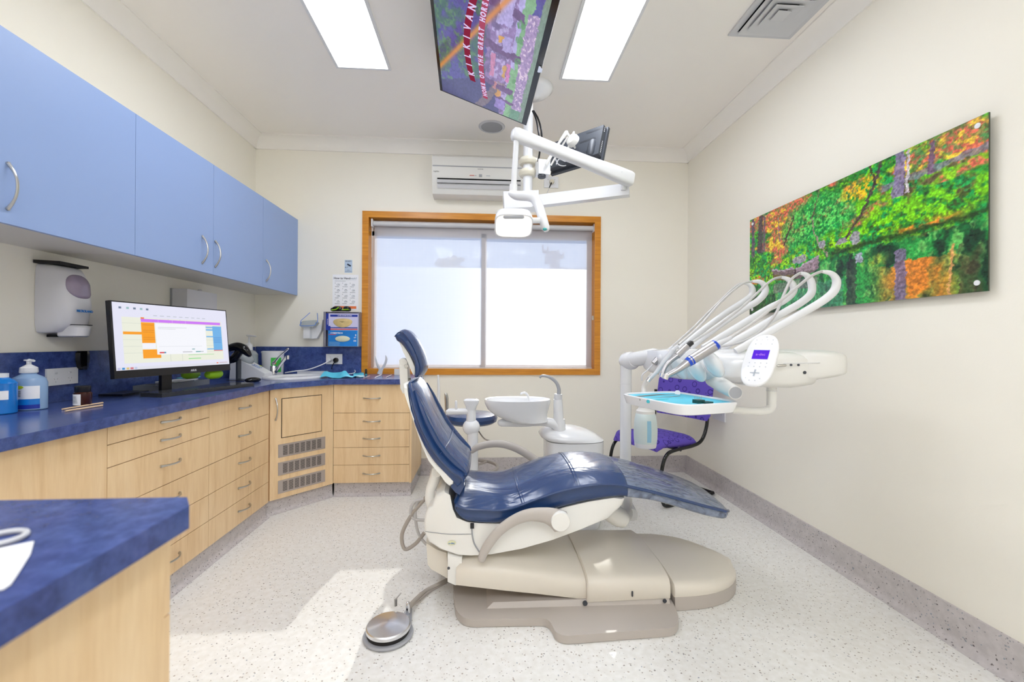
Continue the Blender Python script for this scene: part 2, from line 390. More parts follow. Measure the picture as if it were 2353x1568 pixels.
def painted(name, fn, corners, nx, ny, m_, parent=None, thick=None):
    """grid between 4 corners (BL,BR,TR,TL) coloured by fn(u,v)->rgb arrays (linear)"""
    BL, BR, TR, TL = [np.array(c, float) for c in corners]
    u, v = np.meshgrid(np.linspace(0, 1, nx), np.linspace(0, 1, ny))
    P = (BL[None, None]*(1-u[..., None])*(1-v[..., None])+BR*u[..., None]*(1-v[..., None])+TR*u[..., None]*v[..., None]+TL*(1-u[..., None])*v[..., None]).reshape(-1, 3)
    org = np.array(WL[parent.name]) if parent else P.mean(0)
    idx = np.arange(nx*ny).reshape(ny, nx)
    q = np.stack([idx[:-1, :-1], idx[:-1, 1:], idx[1:, 1:], idx[1:, :-1]], -1).reshape(-1, 4)
    me = bpy.data.meshes.new(name); me.from_pydata((P-org).tolist(), [], q.tolist())
    me.materials.append(M[m_])
    rgb = fn(u, v).reshape(-1, 3); rgb = np.clip(rgb, 0, 1)
    rgb = np.where(rgb <= .04045, rgb/12.92, ((rgb+.055)/1.055)**2.4)
    at_ = me.color_attributes.new('pic', 'FLOAT_COLOR', 'POINT'); at_.data.foreach_set('color', np.concatenate([rgb, np.ones((len(rgb), 1))], 1).astype(np.float32).ravel())
    me.update(); o = bpy.data.objects.new(name, me); COL.objects.link(o)
    if parent: o.parent = parent
    else: o.location = org
    WL[o.name] = V(org); return o

# ---------------------------------------------------------------- the room
XL, XR, D, Y0, ZC, ZCR = -2.038, 1.933, 4.034, -1.4, 3.03, 2.927
WX0, WX1, WZ0, WZ1 = -1.098, 1.090, .912, 2.394     # outer timber frame
FW = .056
def struct(name, mb, **k): return obj(name, mb, kind='structure', **k)
b = MB('floor'); b.box(XL-.1, XR+.1, Y0-.1, D+.1, -.08, 0); struct('floor', b)
b = MB('ceiling'); b.box(XL-.1, XR+.1, Y0-.1, D+.1, ZC, ZC+.08); struct('ceiling', b)
b = MB('wall'); b.box(XL-.12, XL, Y0, D+.14, 0, ZC); struct('wall_left', b)
b = MB('wall'); b.box(XR, XR+.12, Y0, D+.14, 0, ZC); struct('wall_right', b)
b = MB('wall'); b.box(XL, XR, Y0-.12, Y0, 0, ZC); struct('wall_front', b)
hx0, hx1, hz0, hz1 = WX0+FW, WX1-FW, WZ0+FW, WZ1-FW
b = MB('wall')
b.box(XL, hx0-.01, D, D+.14, 0, ZC); b.box(hx1+.01, XR, D, D+.14, 0, ZC); b.box(hx0-.01, hx1+.01, D, D+.14, 0, hz0-.01); b.box(hx0-.01, hx1+.01, D, D+.14, hz1+.01, ZC)
struct('wall_back', b)
# cornices: cove profile swept along each wall
def cove(name, p0, p1, nrm):
    b = MB('cornice'); nrm = V(nrm); prof = []
    for q in range(7):
        a = q/6*PI/2; prof.append((.012+.083*(1-math.cos(a)), ZCR+.006+.088*math.sin(a)))
    prof = [(0, ZCR), (.012, ZCR)]+prof+[(.095, ZC-.0), (0, ZC)]
    rings = [[V(p)+nrm*o+V((0, 0, z)) for o, z in prof] for p in (p0, p1)]
    b.loft(rings); return struct(name, b, angle=25)
cove('trim_1', (XL, Y0, 0), (XL, D, 0), (1, 0, 0)); cove('trim_2', (XL, D, 0), (XR, D, 0), (0, -1, 0)); cove('trim_3', (XR, D, 0), (XR, Y0, 0), (-1, 0, 0))
# coved vinyl skirting
def skirt_profile(h=.147, t=.01, c=.035):
    pr_ = [(0, h), (t, h)]
    for q in range(6):
        a = q/5*PI/2; pr_.append((t+c-c*math.cos(a), c-c*math.sin(a)+.001))
    return pr_+[(t+c, 0), (0, 0)]
def skirt(name, p0, p1, nrm):
    b = MB('skirt'); b.loft([[V(p)+V(nrm)*o+V((0, 0, z)) for o, z in skirt_profile()] for p in (p0, p1)]); return struct(name, b, angle=40)
skirt('baseboard_back', (-.5666, D, 0), (XR, D, 0), (0, -1, 0)); skirt('baseboard_right', (XR, D, 0), (XR, Y0, 0), (-1, 0, 0))
b = MB('ink'); b.tube([(1.0, 1.72, .0007), (1.02, 1.2, .0007), (1.06, .5, .0007)], .0012, n=4); 

# ---------------------------------------------------------------- window
w = thing('window_1', None, None, ((WX0+WX1)/2, D, WZ0), kind='structure')
b = MB('timber')
yo, yi = D-.018, D+.0
def mitre(a, c, d, e): b.prism([a, c, d, e], (0, .018, 0), .003)
y = D-.018
o_ = [(WX0, y, WZ0), (WX1, y, WZ0), (WX1, y, WZ1), (WX0, y, WZ1)]; i_ = [(hx0, y, hz0), (hx1, y, hz0), (hx1, y, hz1), (hx0, y, hz1)]
for k in range(4): mitre(o_[k], o_[(k+1) % 4], i_[(k+1) % 4], i_[k])
obj('frame', b, w)
b = MB('timber'); yb = D+.13
b.box(hx0-.009, hx0, D, yb, hz0, hz1); b.box(hx1, hx1+.009, D, yb, hz0, hz1); b.box(hx0-.009, hx1+.009, D, yb, hz0-.009, hz0); b.box(hx0-.009, hx1+.009, D, yb, hz1, hz1+.009)
obj('reveal', b, w)
sh = .045
for k, (x0, x1, yy) in enumerate(((hx0, .02, D+.095), (-.02, hx1, D+.115))):
    b = MB('alu'); zt = hz1-.10
    b.box(x0, x0+sh, yy, yy+.018, hz0, zt+.0, .002); b.box(x1-sh, x1, yy, yy+.018, hz0, zt, .002)
    b.box(x0+sh, x1-sh, yy, yy+.018, hz0, hz0+.03, .002); b.box(x0, x1, yy, yy+.018, zt-.04, hz1, .002)
    f = obj('sash', b, w)
    g = MB('glass'); g.box(x0+sh, x1-sh, yy+.006, yy+.010, hz0+.03, zt-.04); obj('pane', g, f)
b = MB('alu'); b.box(-.012, .012, D+.085, D+.095, 1.33, 1.44, .003); obj('latch', b, w)

# roller blind hanging in the reveal
bl = thing('roller_blind', 'white translucent screen roller blind drawn down inside the timber window frame', 'blind', (0, D+.04, WZ0))
bx0, bx1 = PY(858, 600, D+.04).x, PY(1362, 600, D+.04).x
zr = PY(1000, 517, D+.04).z
b = MB('lightgrey'); b.tube([(bx0, D+.04, zr), (bx1, D+.04, zr)], .024, n=20, smooth=False); obj('roller', b, bl)
b = MB('blind'); zb = PY(1100, 846, D+.045).z
b.poly([(bx0+.004, D+.055, zb), (bx1-.004, D+.055, zb), (bx1-.004, D+.055, zr), (bx0+.004, D+.055, zr)]); obj('blind_fabric', b, bl)
b = MB('lightgrey'); b.box(bx0, bx1, D+.048, D+.062, zb-.022, zb+.006, .004); obj('bottom_rail', b, bl)
for x in (bx0-.014, bx1+.002):
    b = MB('white'); b.box(x, x+.012, D+.005, D+.075, zr-.035, zr+.035, .004); obj('bracket', b, bl)
b = MB('white'); b.tube([(bx1+.009, D+.012, zr), (bx1+.010, D+.012, 1.38)], .0022, n=6); obj('pull_chain', b, bl); b = MB('white'); b.tube([(bx0-.008, D+.012, zr), (bx0-.008, D+.012, 1.98)], .0022, n=6); obj('pull_chain', b, bl)
b = MB('steel'); q = PY(1362, 731, D+.012); b.box(q.x-.006, q.x+.008, D+.004, D+.02, q.z-.02, q.z+.02, .003); obj('chain_tensioner', b, bl)

# ---------------------------------------------------------------- outside the window
b = MB('white'); M['outroof'] = mat('white_metal_roof', (250, 250, 250), .42, metal=.5); b.use('outroof')
b.hexa([(-14, 6.5, 0.0), (16, 6.5, 0.0), (16, 16, 3.75), (-14, 16, 3.75), (-14, 6.5, .15), (16, 6.5, .15), (16, 16, 3.9), (-14, 16, 3.9)])
obj('neighbour_roof', b, label='bright white metal roof outside, filling the lower part of the window', cat='roof')
pz = PY(1275, 590, 26.)
pole = thing('utility_pole', 'grey power pole with crossarm seen through the blind, right half of window', 'power pole', (pz.x, 26, 0))
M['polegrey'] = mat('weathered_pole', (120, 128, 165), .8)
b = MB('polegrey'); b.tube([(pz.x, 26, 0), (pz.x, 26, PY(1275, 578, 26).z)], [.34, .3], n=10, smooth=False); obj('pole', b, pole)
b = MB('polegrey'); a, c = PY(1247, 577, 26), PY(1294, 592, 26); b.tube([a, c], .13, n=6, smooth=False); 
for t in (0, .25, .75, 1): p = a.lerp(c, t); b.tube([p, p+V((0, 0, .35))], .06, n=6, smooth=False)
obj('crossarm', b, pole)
b = MB('polegrey'); p = PY(1262, 596, 25.6); b.lathe([(.01, -.3), (.26, -.26), (.26, .2), (.1, .35), (.01, .36)], p, n=12); obj('transformer', b, pole)
b = MB('polegrey')
for dz in (0, .1): b.tube([PY(1278, 616, 26)+V((0, 0, dz)), PY(1330, 618, 26)+V((0, 0, dz-.1)), PY(1500, 600, 26)+V((0, 0, dz))], .035, n=5)
obj('wires', b, pole)
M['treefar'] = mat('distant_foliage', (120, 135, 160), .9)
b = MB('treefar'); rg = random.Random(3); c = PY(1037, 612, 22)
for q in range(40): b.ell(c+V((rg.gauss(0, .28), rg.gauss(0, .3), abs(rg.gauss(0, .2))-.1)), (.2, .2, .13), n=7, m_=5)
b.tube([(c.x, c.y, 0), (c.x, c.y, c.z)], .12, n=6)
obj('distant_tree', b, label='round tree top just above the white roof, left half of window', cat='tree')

# ---------------------------------------------------------------- cabinets
def handle_mb(c, along, out, L=.125, proj=.028):
    c, a, o = V(c), V(along).normalized(), V(out).normalized()
    b = MB('steel'); pts = []
    for q in range(9):
        t = q/8*2-1; pts.append(c+a*(L/2*t)+o*(proj*(1-abs(t)**2.2)+.002))
    b.tube(pts, [.0065, .0045, .0042, .0042, .0042, .0045, .0065], n=8, k=3)
    for s_ in (-1, 1): b.tube([c+a*(L/2*s_), c+a*(L/2*s_)+o*.006], .0062, n=8, smooth=False)
    return b
def front(par, name, P0, u, n_, u0, u1, z0, z1, m_='wood', gap=.0015, th=.018):
    P0, u, n_ = V(P0), V(u), V(n_)
    b = MB(m_); base = P0+u*(u0+gap); e = u*(u1-u0-2*gap)
    z0 += gap; z1 -= gap
    b.hexa([base+V((0, 0, z0)), base+e+V((0, 0, z0)), base+e-n_*th+V((0, 0, z0)), base-n_*th+V((0, 0, z0)), base+V((0, 0, z1)), base+e+V((0, 0, z1)), base+e-n_*th+V((0, 0, z1)), base-n_*th+V((0, 0, z1))], .001, 1)
    return obj(name, b, par)
ZB, ZT, ZN = .103, .878, .920
def kick(par, pts, n_):   # kickboard with coved vinyl
    b = MB('skirt'); n_ = V(n_)
    b.loft([[V(p)+n_*o+V((0, 0, z)) for o, z in skirt_profile(.103, .004, .028)] for p in pts]); obj('kickboard', b, par, label='speckled grey vinyl kickboard')
XF = -1.4713
LEFTG = 'maple drawer cabinets under the long blue bench'
def left_cab(name, label, y0, y1, rows, group=None, hpos=.5):
    t = thing(name, label, 'cabinet', (XL+.3, (y0+y1)/2, 0))
    b = MB('wood'); b.box(XL+.005, XF-.0185, y0+.001, y1-.001, ZB, ZT); b.use('gap'); b.box(XF-.0188, XF-.0183, y0+.001, y1-.001, ZB+.002, ZT-.002); obj('carcass', b, t)
    kick(t, [(XF-.02, y0, 0), (XF-.02, y1, 0)], (1, 0, 0))
    b = MB('gap'); b.box(XL+.02, XF-.025, y0+.001, y1-.001, .002, ZB-.001); obj('plinth', b, t)
    for z0, z1, kind in rows:
        d_ = front(t, 'drawer' if kind else 'panel', (XF, y0, 0), (0, 1, 0), (1, 0, 0), 0, y1-y0, z0, z1)
        if kind:
            hb = handle_mb((XF, y0+(y1-y0)*hpos, (z0+z1)/2 if z1-z0 < .13 else (z0+z1)/2+.01), (0, 1, 0), (1, 0, 0)); obj('handle', hb, d_)
    return t
left_cab('base_cabinet', 'plain maple panel cabinet under the bench, nearest and left of the drawers', .96, 1.812, [(ZB, ZT, 0)])
left_cab('drawer_cabinet', 'maple cabinet with shallow top drawers under the desk monitor', 1.812, 2.45, [(.803, ZT, 1), (.713, .803, 1), (.545, .713, 1), (.385, .545, 1), (.245, .385, 1), (ZB, .245, 1)], hpos=.545)
left_cab('drawer_cabinet', 'maple five-drawer cabinet on the left run beside the vented corner unit', 2.45, 3.105, [(.713, ZT, 1), (.545, .713, 1), (.385, .545, 1), (.245, .385, 1), (ZB, .245, 1)], hpos=.53)
# corner unit on the diagonal
Q0, Q1 = V((XF, 3.119, 0)), V((-1.1629, 3.4814, 0)); du = (Q1-Q0).normalized(); dn = V((du.y, -du.x, 0)); LL = (Q1-Q0).length
t = thing('corner_cabinet', 'diagonal maple corner cabinet with bin flap and three metal vent grilles', 'cabinet', (-1.7, 3.7, 0))
b = MB('wood'); A = Q0-dn*.0185; B_ = Q1-dn*.0185
b.prism([V((XL+.005, 3.108, ZB)), V((A.x-.006, 3.108, ZB)), V((A.x, A.y, ZB)), V((B_.x, B_.y, ZB)), V((B_.x-.004, 4.02, ZB)), V((XL+.005, 4.02, ZB))], (0, 0, ZT-ZB)); obj('carcass', b, t)
kick(t, [Q0-dn*.03-du*.01, Q1-dn*.03+du*.01], dn)
d_ = front(t, 'door', Q0, du, dn, 0, LL, ZB, ZT)
def onf(x, y, off=0):      # pixel onto the diagonal front plane
    r = ray(x, y); tt = (Q0+dn*off-CAM).dot(dn)/r.dot(dn); return CAM+r*tt
hb = handle_mb(onf(633, 941), (0, 0, 1), dn, L=.15); obj('handle', hb, d_)
f0 = (onf(648, 960)-Q0).dot(du); f1 = (onf(738, 960)-Q0).dot(du); fz1 = onf(693, 913).z; fz0 = onf(693, 998).z
b = MB('gap'); c = Q0+du*((f0+f1)/2)+dn*.0004+V((0, 0, (fz0+fz1)/2)); b.obox(c, du, dn, (0, 0, 1), f1-f0+.010, .001, fz1-fz0+.010); b.use('wood'); b.obox(c+dn*.001, du, dn, (0, 0, 1), f1-f0, .003, fz1-fz0, .001); obj('bin_flap', b, d_)
for (ya, yb_) in ((1013, 1040), (1052, 1080), (1092, 1120)):
    zc = (onf(692, ya+1).z+onf(692, yb_).z)/2-.002; g0 = (onf(639, 1040)-Q0).dot(du); g1 = (onf(747, 1040)-Q0).dot(du)
    b = MB('alu'); c = Q0+du*((g0+g1)/2)+dn*.0015+V((0, 0, zc)); b.obox(c, du, dn, (0, 0, 1), g1-g0, .002, .092, .001)
    b.use('slot'); n_b = 7; wv = (g1-g0)
    for i in range(n_b):
        cx = -wv*.5+wv*(.14+.72*(i/6.))
        for j in range(11):
            b.obox(c+du*cx+dn*.0012+V((0, 0, -.031+j*.0062)), du, dn, (0, 0, 1), .032, .0006, .0028)
    obj('vent_grille', b, d_, label='perforated metal vent grille')
# back run unit with end panel
t = thing('drawer_cabinet', 'maple five-drawer cabinet against the window wall, behind the dental chair headrest', 'cabinet', (-.87, 3.75, 0))
YF = 3.4814; bx_0, bx_1 = -1.1629, -.5774
b = MB('wood'); b.box(bx_0+.001, bx_1-.0, YF+.0185, D-.015, ZB, ZT); obj('carcass', b, t)
b = MB('wood'); b.box(bx_1, bx_1+.016, YF, D-.001, ZB, ZT); obj('end_panel', b, t)
kick(t, [(bx_0, YF+.03, 0), (bx_1+.01, YF+.03, 0)], (0, -1, 0)); kick(t, [(bx_1-.018, YF+.03, 0), (bx_1-.018, D-.05, 0)], (1, 0, 0))
for z0, z1 in ((.654, ZT), (.519, .654), (.385, .519), (.248, .385), (ZB+.004, .248)):
    d_ = front(t, 'drawer', (bx_0, YF, 0), (1, 0, 0), (0, -1, 0), 0, bx_1-bx_0, z0, z1)
    obj('handle', handle_mb(((bx_0+bx_1)/2+.0, YF, (z0+z1)/2+.004), (1, 0, 0), (0, -1, 0)), d_)
# worktop and upstand
def worktop(name, poly, label, z0=.8795, z1=ZN):
    b = MB('bench'); b.prism([V((x, y_, z0)) for x, y_ in poly], (0, 0, z1-z0), .010, 3); return obj(name, b, label=label, cat='worktop')
off = .03; O0 = Q0+dn*off; O1 = Q1+dn*off
worktop('worktop', [(XL+.003, .875), (XF+off, .875), (XF+off, O0.y+.012), (O1.x-.01, YF-off), (bx_1+.028, YF-off), (bx_1+.028, D-.003), (XL+.003, D-.003)], 'long dark blue mottled worktop running along left wall to the window')
b = MB('bench'); b.box(XL+.001, XL+.017, .30, D-.02, ZN+.0006, 1.16, .002); obj('upstand', b, label='dark blue mottled splashback upstand along the left wall', cat='splashback')
b = MB('bench'); b.box(XL+.018, WX0-.003, D-.017, D-.001, ZN+.0006, 1.163, .002); obj('upstand', b, label='dark blue mottled splashback under the glove boxes on the window wall', cat='splashback')
# near bench in the left foreground
t = thing('base_cabinet', 'maple cabinet end panel in the left foreground under a blue worktop', 'cabinet', (-1.3, .55, 0))
ZT2 = ZT-.001
b = MB('wood'); b.box(-1.43, -.572, .26, .817, .10, ZT2); obj('carcass', b, t)
b = MB('wood'); b.box(-.5715, -.566, .24, .818, .005, ZT2, .001); obj('end_panel', b, t)
for z0, z1 in ((.72, .874), (.56, .72), (.30, .56), (.105, .30)):
    d_ = front(t, 'drawer', (-1.4, .837, 0), (1, 0, 0), (0, 1, 0), 0, .832, z0, z1)
    obj('handle', handle_mb((-1.0, .837, (z0+z1)/2), (1, 0, 0), (0, 1, 0)), d_)
b = MB('gap'); b.box(-1.4, -.60, .30, .79, .003, .0995); obj('plinth', b, t)
b = MB('bench'); b.prism([V((x, y_, ZT+.001)) for x, y_ in ((XL+.004, .20), (-.549, .20), (-.529, .22), (-.529, .825), (-.562, .870), (XL+.004, .870))], (0, 0, ZN-ZT-.001), .013, 4)
obj('worktop', b, label='dark blue mottled worktop corner in the left foreground', cat='worktop')
# wall cabinets
XU = -1.669; UZ0, UZ1 = 1.6228, 2.3035
ucabs = [(1.20, 2.203, 1.6405, 'blue wall cabinet at the left edge, the widest and nearest'), (2.203, 2.809, 2.7, 'blue wall cabinet above the desk monitor, handle at its right edge'),
         (2.809, 3.415, 2.8252, 'blue wall cabinet third from the left, handle at its left edge'), (3.415, 4.033, 3.4148+.05, 'blue wall cabinet in the corner against the window wall')]
for y0, y1, hy, lab in ucabs:
    t = thing('wall_cabinet', lab, 'wall cabinet', (-1.85, (y0+y1)/2, UZ0), group=None)
    b = MB('cabunder'); b.box(XL+.001, XU-.0185, y0+.0008, y1-.0008, UZ0+.003, UZ1); b.use('bluegap'); b.box(XU-.0188, XU-.0182, y0+.001, y1-.001, UZ0+.004, UZ1-.001); obj('body', b, t, label='cream cabinet body')
    dr = front(t, 'door', (XU, y0, 0), (0, 1, 0), (1, 0, 0), 0, y1-y0, UZ0, UZ1, 'cabblue', gap=.0012)
    obj('handle', handle_mb((XU, hy, 1.755), (0, 0, 1), (1, 0, 0), L=.16, proj=.032), dr)

# ---------------------------------------------------------------- dental chair
YN, YFAR, YC = 1.96, 2.50, 2.23
chair = thing('dental_chair', 'blue upholstered dental patient chair on a cream motorised base, centre of the room', 'dental chair', (.5, YC, 0))
def pn(x, y, Y=YN): return PY(x, y, Y)
def taper(lst, i): return lst[i] if isinstance(lst, (list, tuple)) else lst
def cushion(st, near, far, crown_n, m_='leather', nt=15, crown=None, sub=3):
    """st: list of (px piping, px bottom, crown) on the near plane; crown_n: direction of the crown"""
    pip = cr_path([pn(*s_[0], YN) for s_ in st], sub); bot = cr_path([pn(*s_[1], YN) for s_ in st], sub)
    n = len(pip); cw = interp([s_[2] for s_ in st], n); nr = interp(near, n); fr = interp(far, n)
    rings = []
    for i in range(n):
        t = pip[min(i+1, n-1)]-pip[max(i-1, 0)]; t.normalize(); up = V((-t.z, 0, t.x))
        if up.dot(V(crown_n)) < 0: up = -up
        P, B = pip[i], bot[i]; a, c = nr[i], fr[i]; r = []
        for k in range(nt):
            q = k/(nt-1); s_ = abs(2*q-1); y = a+(c-a)*q; h = cw[i]*(1-s_**3.2)
            r.append(V((P.x+up.x*h, y, P.z+up.z*h)))
        d = B-P; th = max(d.length, .004)
        for f_, y in ((.16, c-.007), (.5, c-.003), (.85, c-.008), (1., c-.025)): r.append(V((P.x+d.x*f_, y, P.z+d.z*f_)))
        for f_, y in ((1., a+.025), (.85, a+.008), (.5, a+.003), (.16, a+.007)): r.append(V((P.x+d.x*f_, y, P.z+d.z*f_)))
        rings.append(r)
    b = MB(m_); b.loft(rings); return b, rings, nt
def squash(ring, f):
    c = sum(ring, V())/len(ring); return [c+(p-c)*f for p in ring]
def endcaps(b, rings, dirs=(-.012, .012)):
    pass
def rounded(b_m, rings, e0=.02, e1=.02):
    t0 = (sum(rings[0], V())-sum(rings[1], V())).normalized(); t1 = (sum(rings[-1], V())-sum(rings[-2], V())).normalized()
    pre = [[p+t0*e0 for p in squash(rings[0], .55)], [p+t0*e0*.85 for p in squash(rings[0], .85)], [p+t0*e0*.45 for p in squash(rings[0], .96)]]
    post = [[p+t1*e1*.45 for p in squash(rings[-1], .96)], [p+t1*e1*.85 for p in squash(rings[-1], .85)], [p+t1*e1 for p in squash(rings[-1], .55)]]
    b = MB(b_m); b.loft(pre+rings+post); return b
seat = [((1046, 1160), (1048, 1180), .045), ((1066, 1168), (1066, 1200), .055), ((1100, 1171), (1102, 1206), .055), ((1150, 1172), (1150, 1207), .055), ((1190, 1163), (1190, 1201), .055),
        ((1230, 1148), (1230, 1190), .055), ((1280, 1131), (1280, 1174), .057), ((1330, 1119), (1330, 1160), .057), ((1380, 1113), (1380, 1150), .052), ((1425, 1114), (1425, 1145), .045), ((1443, 1118), (1443, 1146), .04)]
_, rs, nt = cushion(seat, YN, YFAR, (0, 0, 1))
b = rounded('leather', rs, .014, .003); sc_ = obj('seat_cushion', b, chair, angle=60)
for k_ in (0, nt-1): b = MB('leather'); b.tube([r[k_]+V((0, -.004 if k_ == 0 else .004, 0)) for r in rs], .0075, n=8, smooth=False); obj('piping', b, sc_)
def seam(rings, i, rad=.0028):
    r = rings[i]; b = MB('leather')
    for o in (-.006, .006):
        b.tube([p+V((o, 0, 0)) for p in r[0:nt]], rad, n=6, smooth=False)
    return b
obj('stitched_seam', seam(rs, 13), sc_); obj('stitched_seam', seam(rs, 21), sc_)
foot = [((1443, 1118), (1443, 1146), .04), ((1500, 1131), (1500, 1153), .04), ((1560, 1147), (1560, 1169), .042), ((1620, 1164), (1620, 1188), .038), ((1668, 1177), (1668, 1199), .028), ((1686, 1183), (1686, 1198), .012)]
_, rf, _ = cushion(foot, [YN, YN, YN, YN+.005, YN+.015, YN+.05], [YFAR, YFAR, YFAR-.01, YFAR-.03, YFAR-.06, YFAR-.12], (0, 0, 1))
b = rounded('leather', rf, .003, .012); fc = obj('foot_cushion', b, chair, angle=60)
for k_ in (0, nt-1): b = MB('leather'); b.tube([r[k_]+V((0, -.004 if k_ == 0 else .004, 0)) for r in rf], .0075, n=8, smooth=False); obj('piping', b, fc)
def inflate(r, d):
    c = sum(r, V())/len(r); return [p+(p-c).normalized()*d for p in r]
b = rounded('film', [inflate(r, .0035) for r in rf], .002, .014); obj('plastic_cover', b, fc, label='clear glossy plastic film over the foot end', angle=60)
# backrest
back = [((934, 886), (930, 884), .015), ((941, 905), (930, 905), .03), ((951, 937), (937, 936), .04), ((968, 980), (951, 978), .045), ((992, 1024), (974, 1028), .045), ((1014, 1054), (996, 1062), .045),
        ((1040, 1082), (1022, 1092), .045), ((1060, 1096), (1040, 1112), .038), ((1064, 1108), (1048, 1124), .025)]
nrb = [YN+.09, YN+.05, YN+.02, YN, YN-.01, YN-.01, YN, YN, YN+.01]; frb = [YFAR-.09, YFAR-.05, YFAR-.02, YFAR, YFAR+.01, YFAR+.01, YFAR, YFAR, YFAR-.01]
_, rb, _ = cushion(back, nrb, frb, (1, 0, .4))
b = rounded('leather', rb, .006, .01); bc = obj('backrest_cushion', b, chair, angle=60)
for k_ in (0, nt-1): b = MB('leather'); b.tube([r[k_]+V((0, -.004 if k_ == 0 else .004, 0)) for r in rb], .0075, n=8, smooth=False); obj('piping', b, bc)
for a in (.13, .87):   # side bolsters
    b = MB('leather'); k = int(a*(nt-1)); b.tube([r[k] for r in rb[3:-2]], [.006, .016, .02, .02, .018, .008], n=10, smooth=False); obj('bolster', b, bc)
obj('stitched_seam', seam(rb, 14, .002), bc)
b = MB('leather'); fl = [pn(x, y, YN+.02) for x, y in ((1040, 1108), (1066, 1096), (1067, 1118), (1056, 1138), (1046, 1132), (1036, 1120))]; b.prism(fl, (0, .47, 0), .008, 3); obj('lower_flap', b, bc)
shell = [(924, 884), (925, 900), (943, 954), (966, 1023), (984, 1064), (1000, 1084), (1014, 1100), (1024, 1115), (1034, 1124), (1043, 1120), (1047, 1104), (1036, 1092), (1010, 1072), (984, 1034), (956, 982), (941, 940), (933, 900), (931, 886)]
b = MB('chairwhite'); rings = []
for f_, y in ((.94, YN+.012), (1, YN+.035), (1, YFAR-.035), (.94, YFAR-.012)):
    pts = [pn(x, yy, YN) for x, yy in shell]; c = sum(pts, V())/len(pts)
    rings.append([V((c.x+(p.x-c.x)*f_, y, c.z+(p.z-c.z)*f_)) for p in pts])
b.loft(rings); obj('backrest_shell', b, chair, angle=50, label='cream moulded shell behind the backrest')
b = MB('chairwhite')
b.tube([pn(1004, 1078, 2.10), pn(1000, 1098, 2.10), pn(990, 1125, 2.10), pn(988, 1150, 2.10), pn(996, 1172, 2.10), pn(1008, 1186, 2.10)], [.022, .026, .024, .023, .024, .026], n=14)
b.tube([pn(1004, 1078, 2.36), pn(1000, 1098, 2.36), pn(990, 1125, 2.36), pn(988, 1150, 2.36), pn(996, 1172, 2.36), pn(1008, 1186, 2.36)], [.022, .026, .024, .023, .024, .026], n=14)
b.tube([pn(1004, 1085, 2.08), pn(1004, 1085, 2.38)], .024, smooth=False, n=14)
obj('recline_link', b, chair, label='cream curved link joining backrest and seat')
# headrest
hs = [((915, 764), (906, 774), .006), ((922, 763), (910, 783), .016), ((930, 768), (916, 787), .02), ((938, 778), (924, 794), .022), ((946, 791), (934, 806), .024), ((954, 808), (943, 821), .025), ((960, 824), (950, 835), .025), ((965, 840), (952, 848), .022), ((965, 853), (952, 857), .018), ((961, 865), (951, 867), .01)]
YH = 2.13
def cushH(st, near, far, cn):
    global YN
    o = YN; YN = YH; r = cushion(st, near, far, cn); YN = o; return r
_, rh, _ = cushH(hs, YH, YH+.22, (1, 0, .5))
b = rounded('leather', rh, .012, .006); hc = obj('headrest_cushion', b, chair, angle=60)
b = MB('cream'); pts = [pn(x, y, YH) for x, y in ((914, 785), (925, 796), (936, 812), (945, 830), (951, 845), (951, 862), (948, 864), (943, 855), (934, 832), (922, 806))]; b.prism([p+V((0, .03, 0)) for p in pts], (0, .16, 0), .006); obj('headrest_plate', b, chair)
b = MB('cream'); pts = [pn(x, y, 2.2) for x, y in ((917, 828), (921, 824), (930, 825), (936, 832), (936, 848), (937, 872), (938, 900), (926, 905), (920, 893), (918, 860))]; b.prism(pts, (0, .075, 0), .006, 2); obj('headrest_bracket', b, chair, label='cream hinged headrest bracket')
b = MB('steel'); b.tube([pn(941, 868, 2.23), pn(940, 905, 2.23)], .007, n=8, smooth=False); b.tube([pn(934, 842, 2.195), pn(934, 842, 2.28)], .009, n=10, smooth=False); obj('hinge_pin', b, chair)
# seat casting, column, lift cover
def casting(name, pts, y0, y1, m_='chairwhite', f=.97, e=.03, **k):
    P = [pn(x, y, y0) for x, y in pts]; c = sum(P, V())/len(P); rings = []
    for ff, y in ((f-.02, y0), (f+(1-f)*.6, y0+e*.3), (1, y0+e), (1, y1-e), (f+(1-f)*.6, y1-e*.3), (f-.02, y1)): rings.append([V((c.x+(p.x-c.x)*ff, y, c.z+(p.z-c.z)*ff)) for p in P])
    b = MB(m_); b.loft(rings); return obj(name, b, chair, angle=50, **k)
cas = casting('seat_casting', [(1000, 1140), (1020, 1131), (1030, 1136), (1037, 1170), (1046, 1190), (1070, 1200), (1100, 1203), (1150, 1204), (1190, 1199), (1240, 1186), (1300, 1166), (1360, 1152), (1420, 1143), (1438, 1146), (1432, 1162), (1402, 1192), (1340, 1218),
                               (1270, 1244), (1200, 1264), (1130, 1277), (1080, 1280), (1050, 1278), (1010, 1264), (984, 1247), (975, 1225), (973, 1205), (976, 1185), (984, 1168), (992, 1164)], 1.985, 2.46, f=.985)
b = MB('grey'); b.tube([pn(977, 1222, 1.984), pn(1030, 1228, 1.983), pn(1083, 1228, 1.983)], .0015, n=5); b.tube([pn(1084, 1206, 1.981), pn(1085, 1228, 1.981), pn(1090, 1250, 1.981), pn(1102, 1270, 1.981)], .003, n=6); obj('panel_joint', b, cas)
b = MB('black'); b.obox(pn(1085, 1209, 1.976), (1, 0, 0), (0, 0, 1), (0, 1, 0), .017, .022, .008); obj('strap', b, cas)
b = MB('cream'); M['logooval'] = mat('pale_yellow_badge', (224, 222, 180), .4); b.use('logooval')
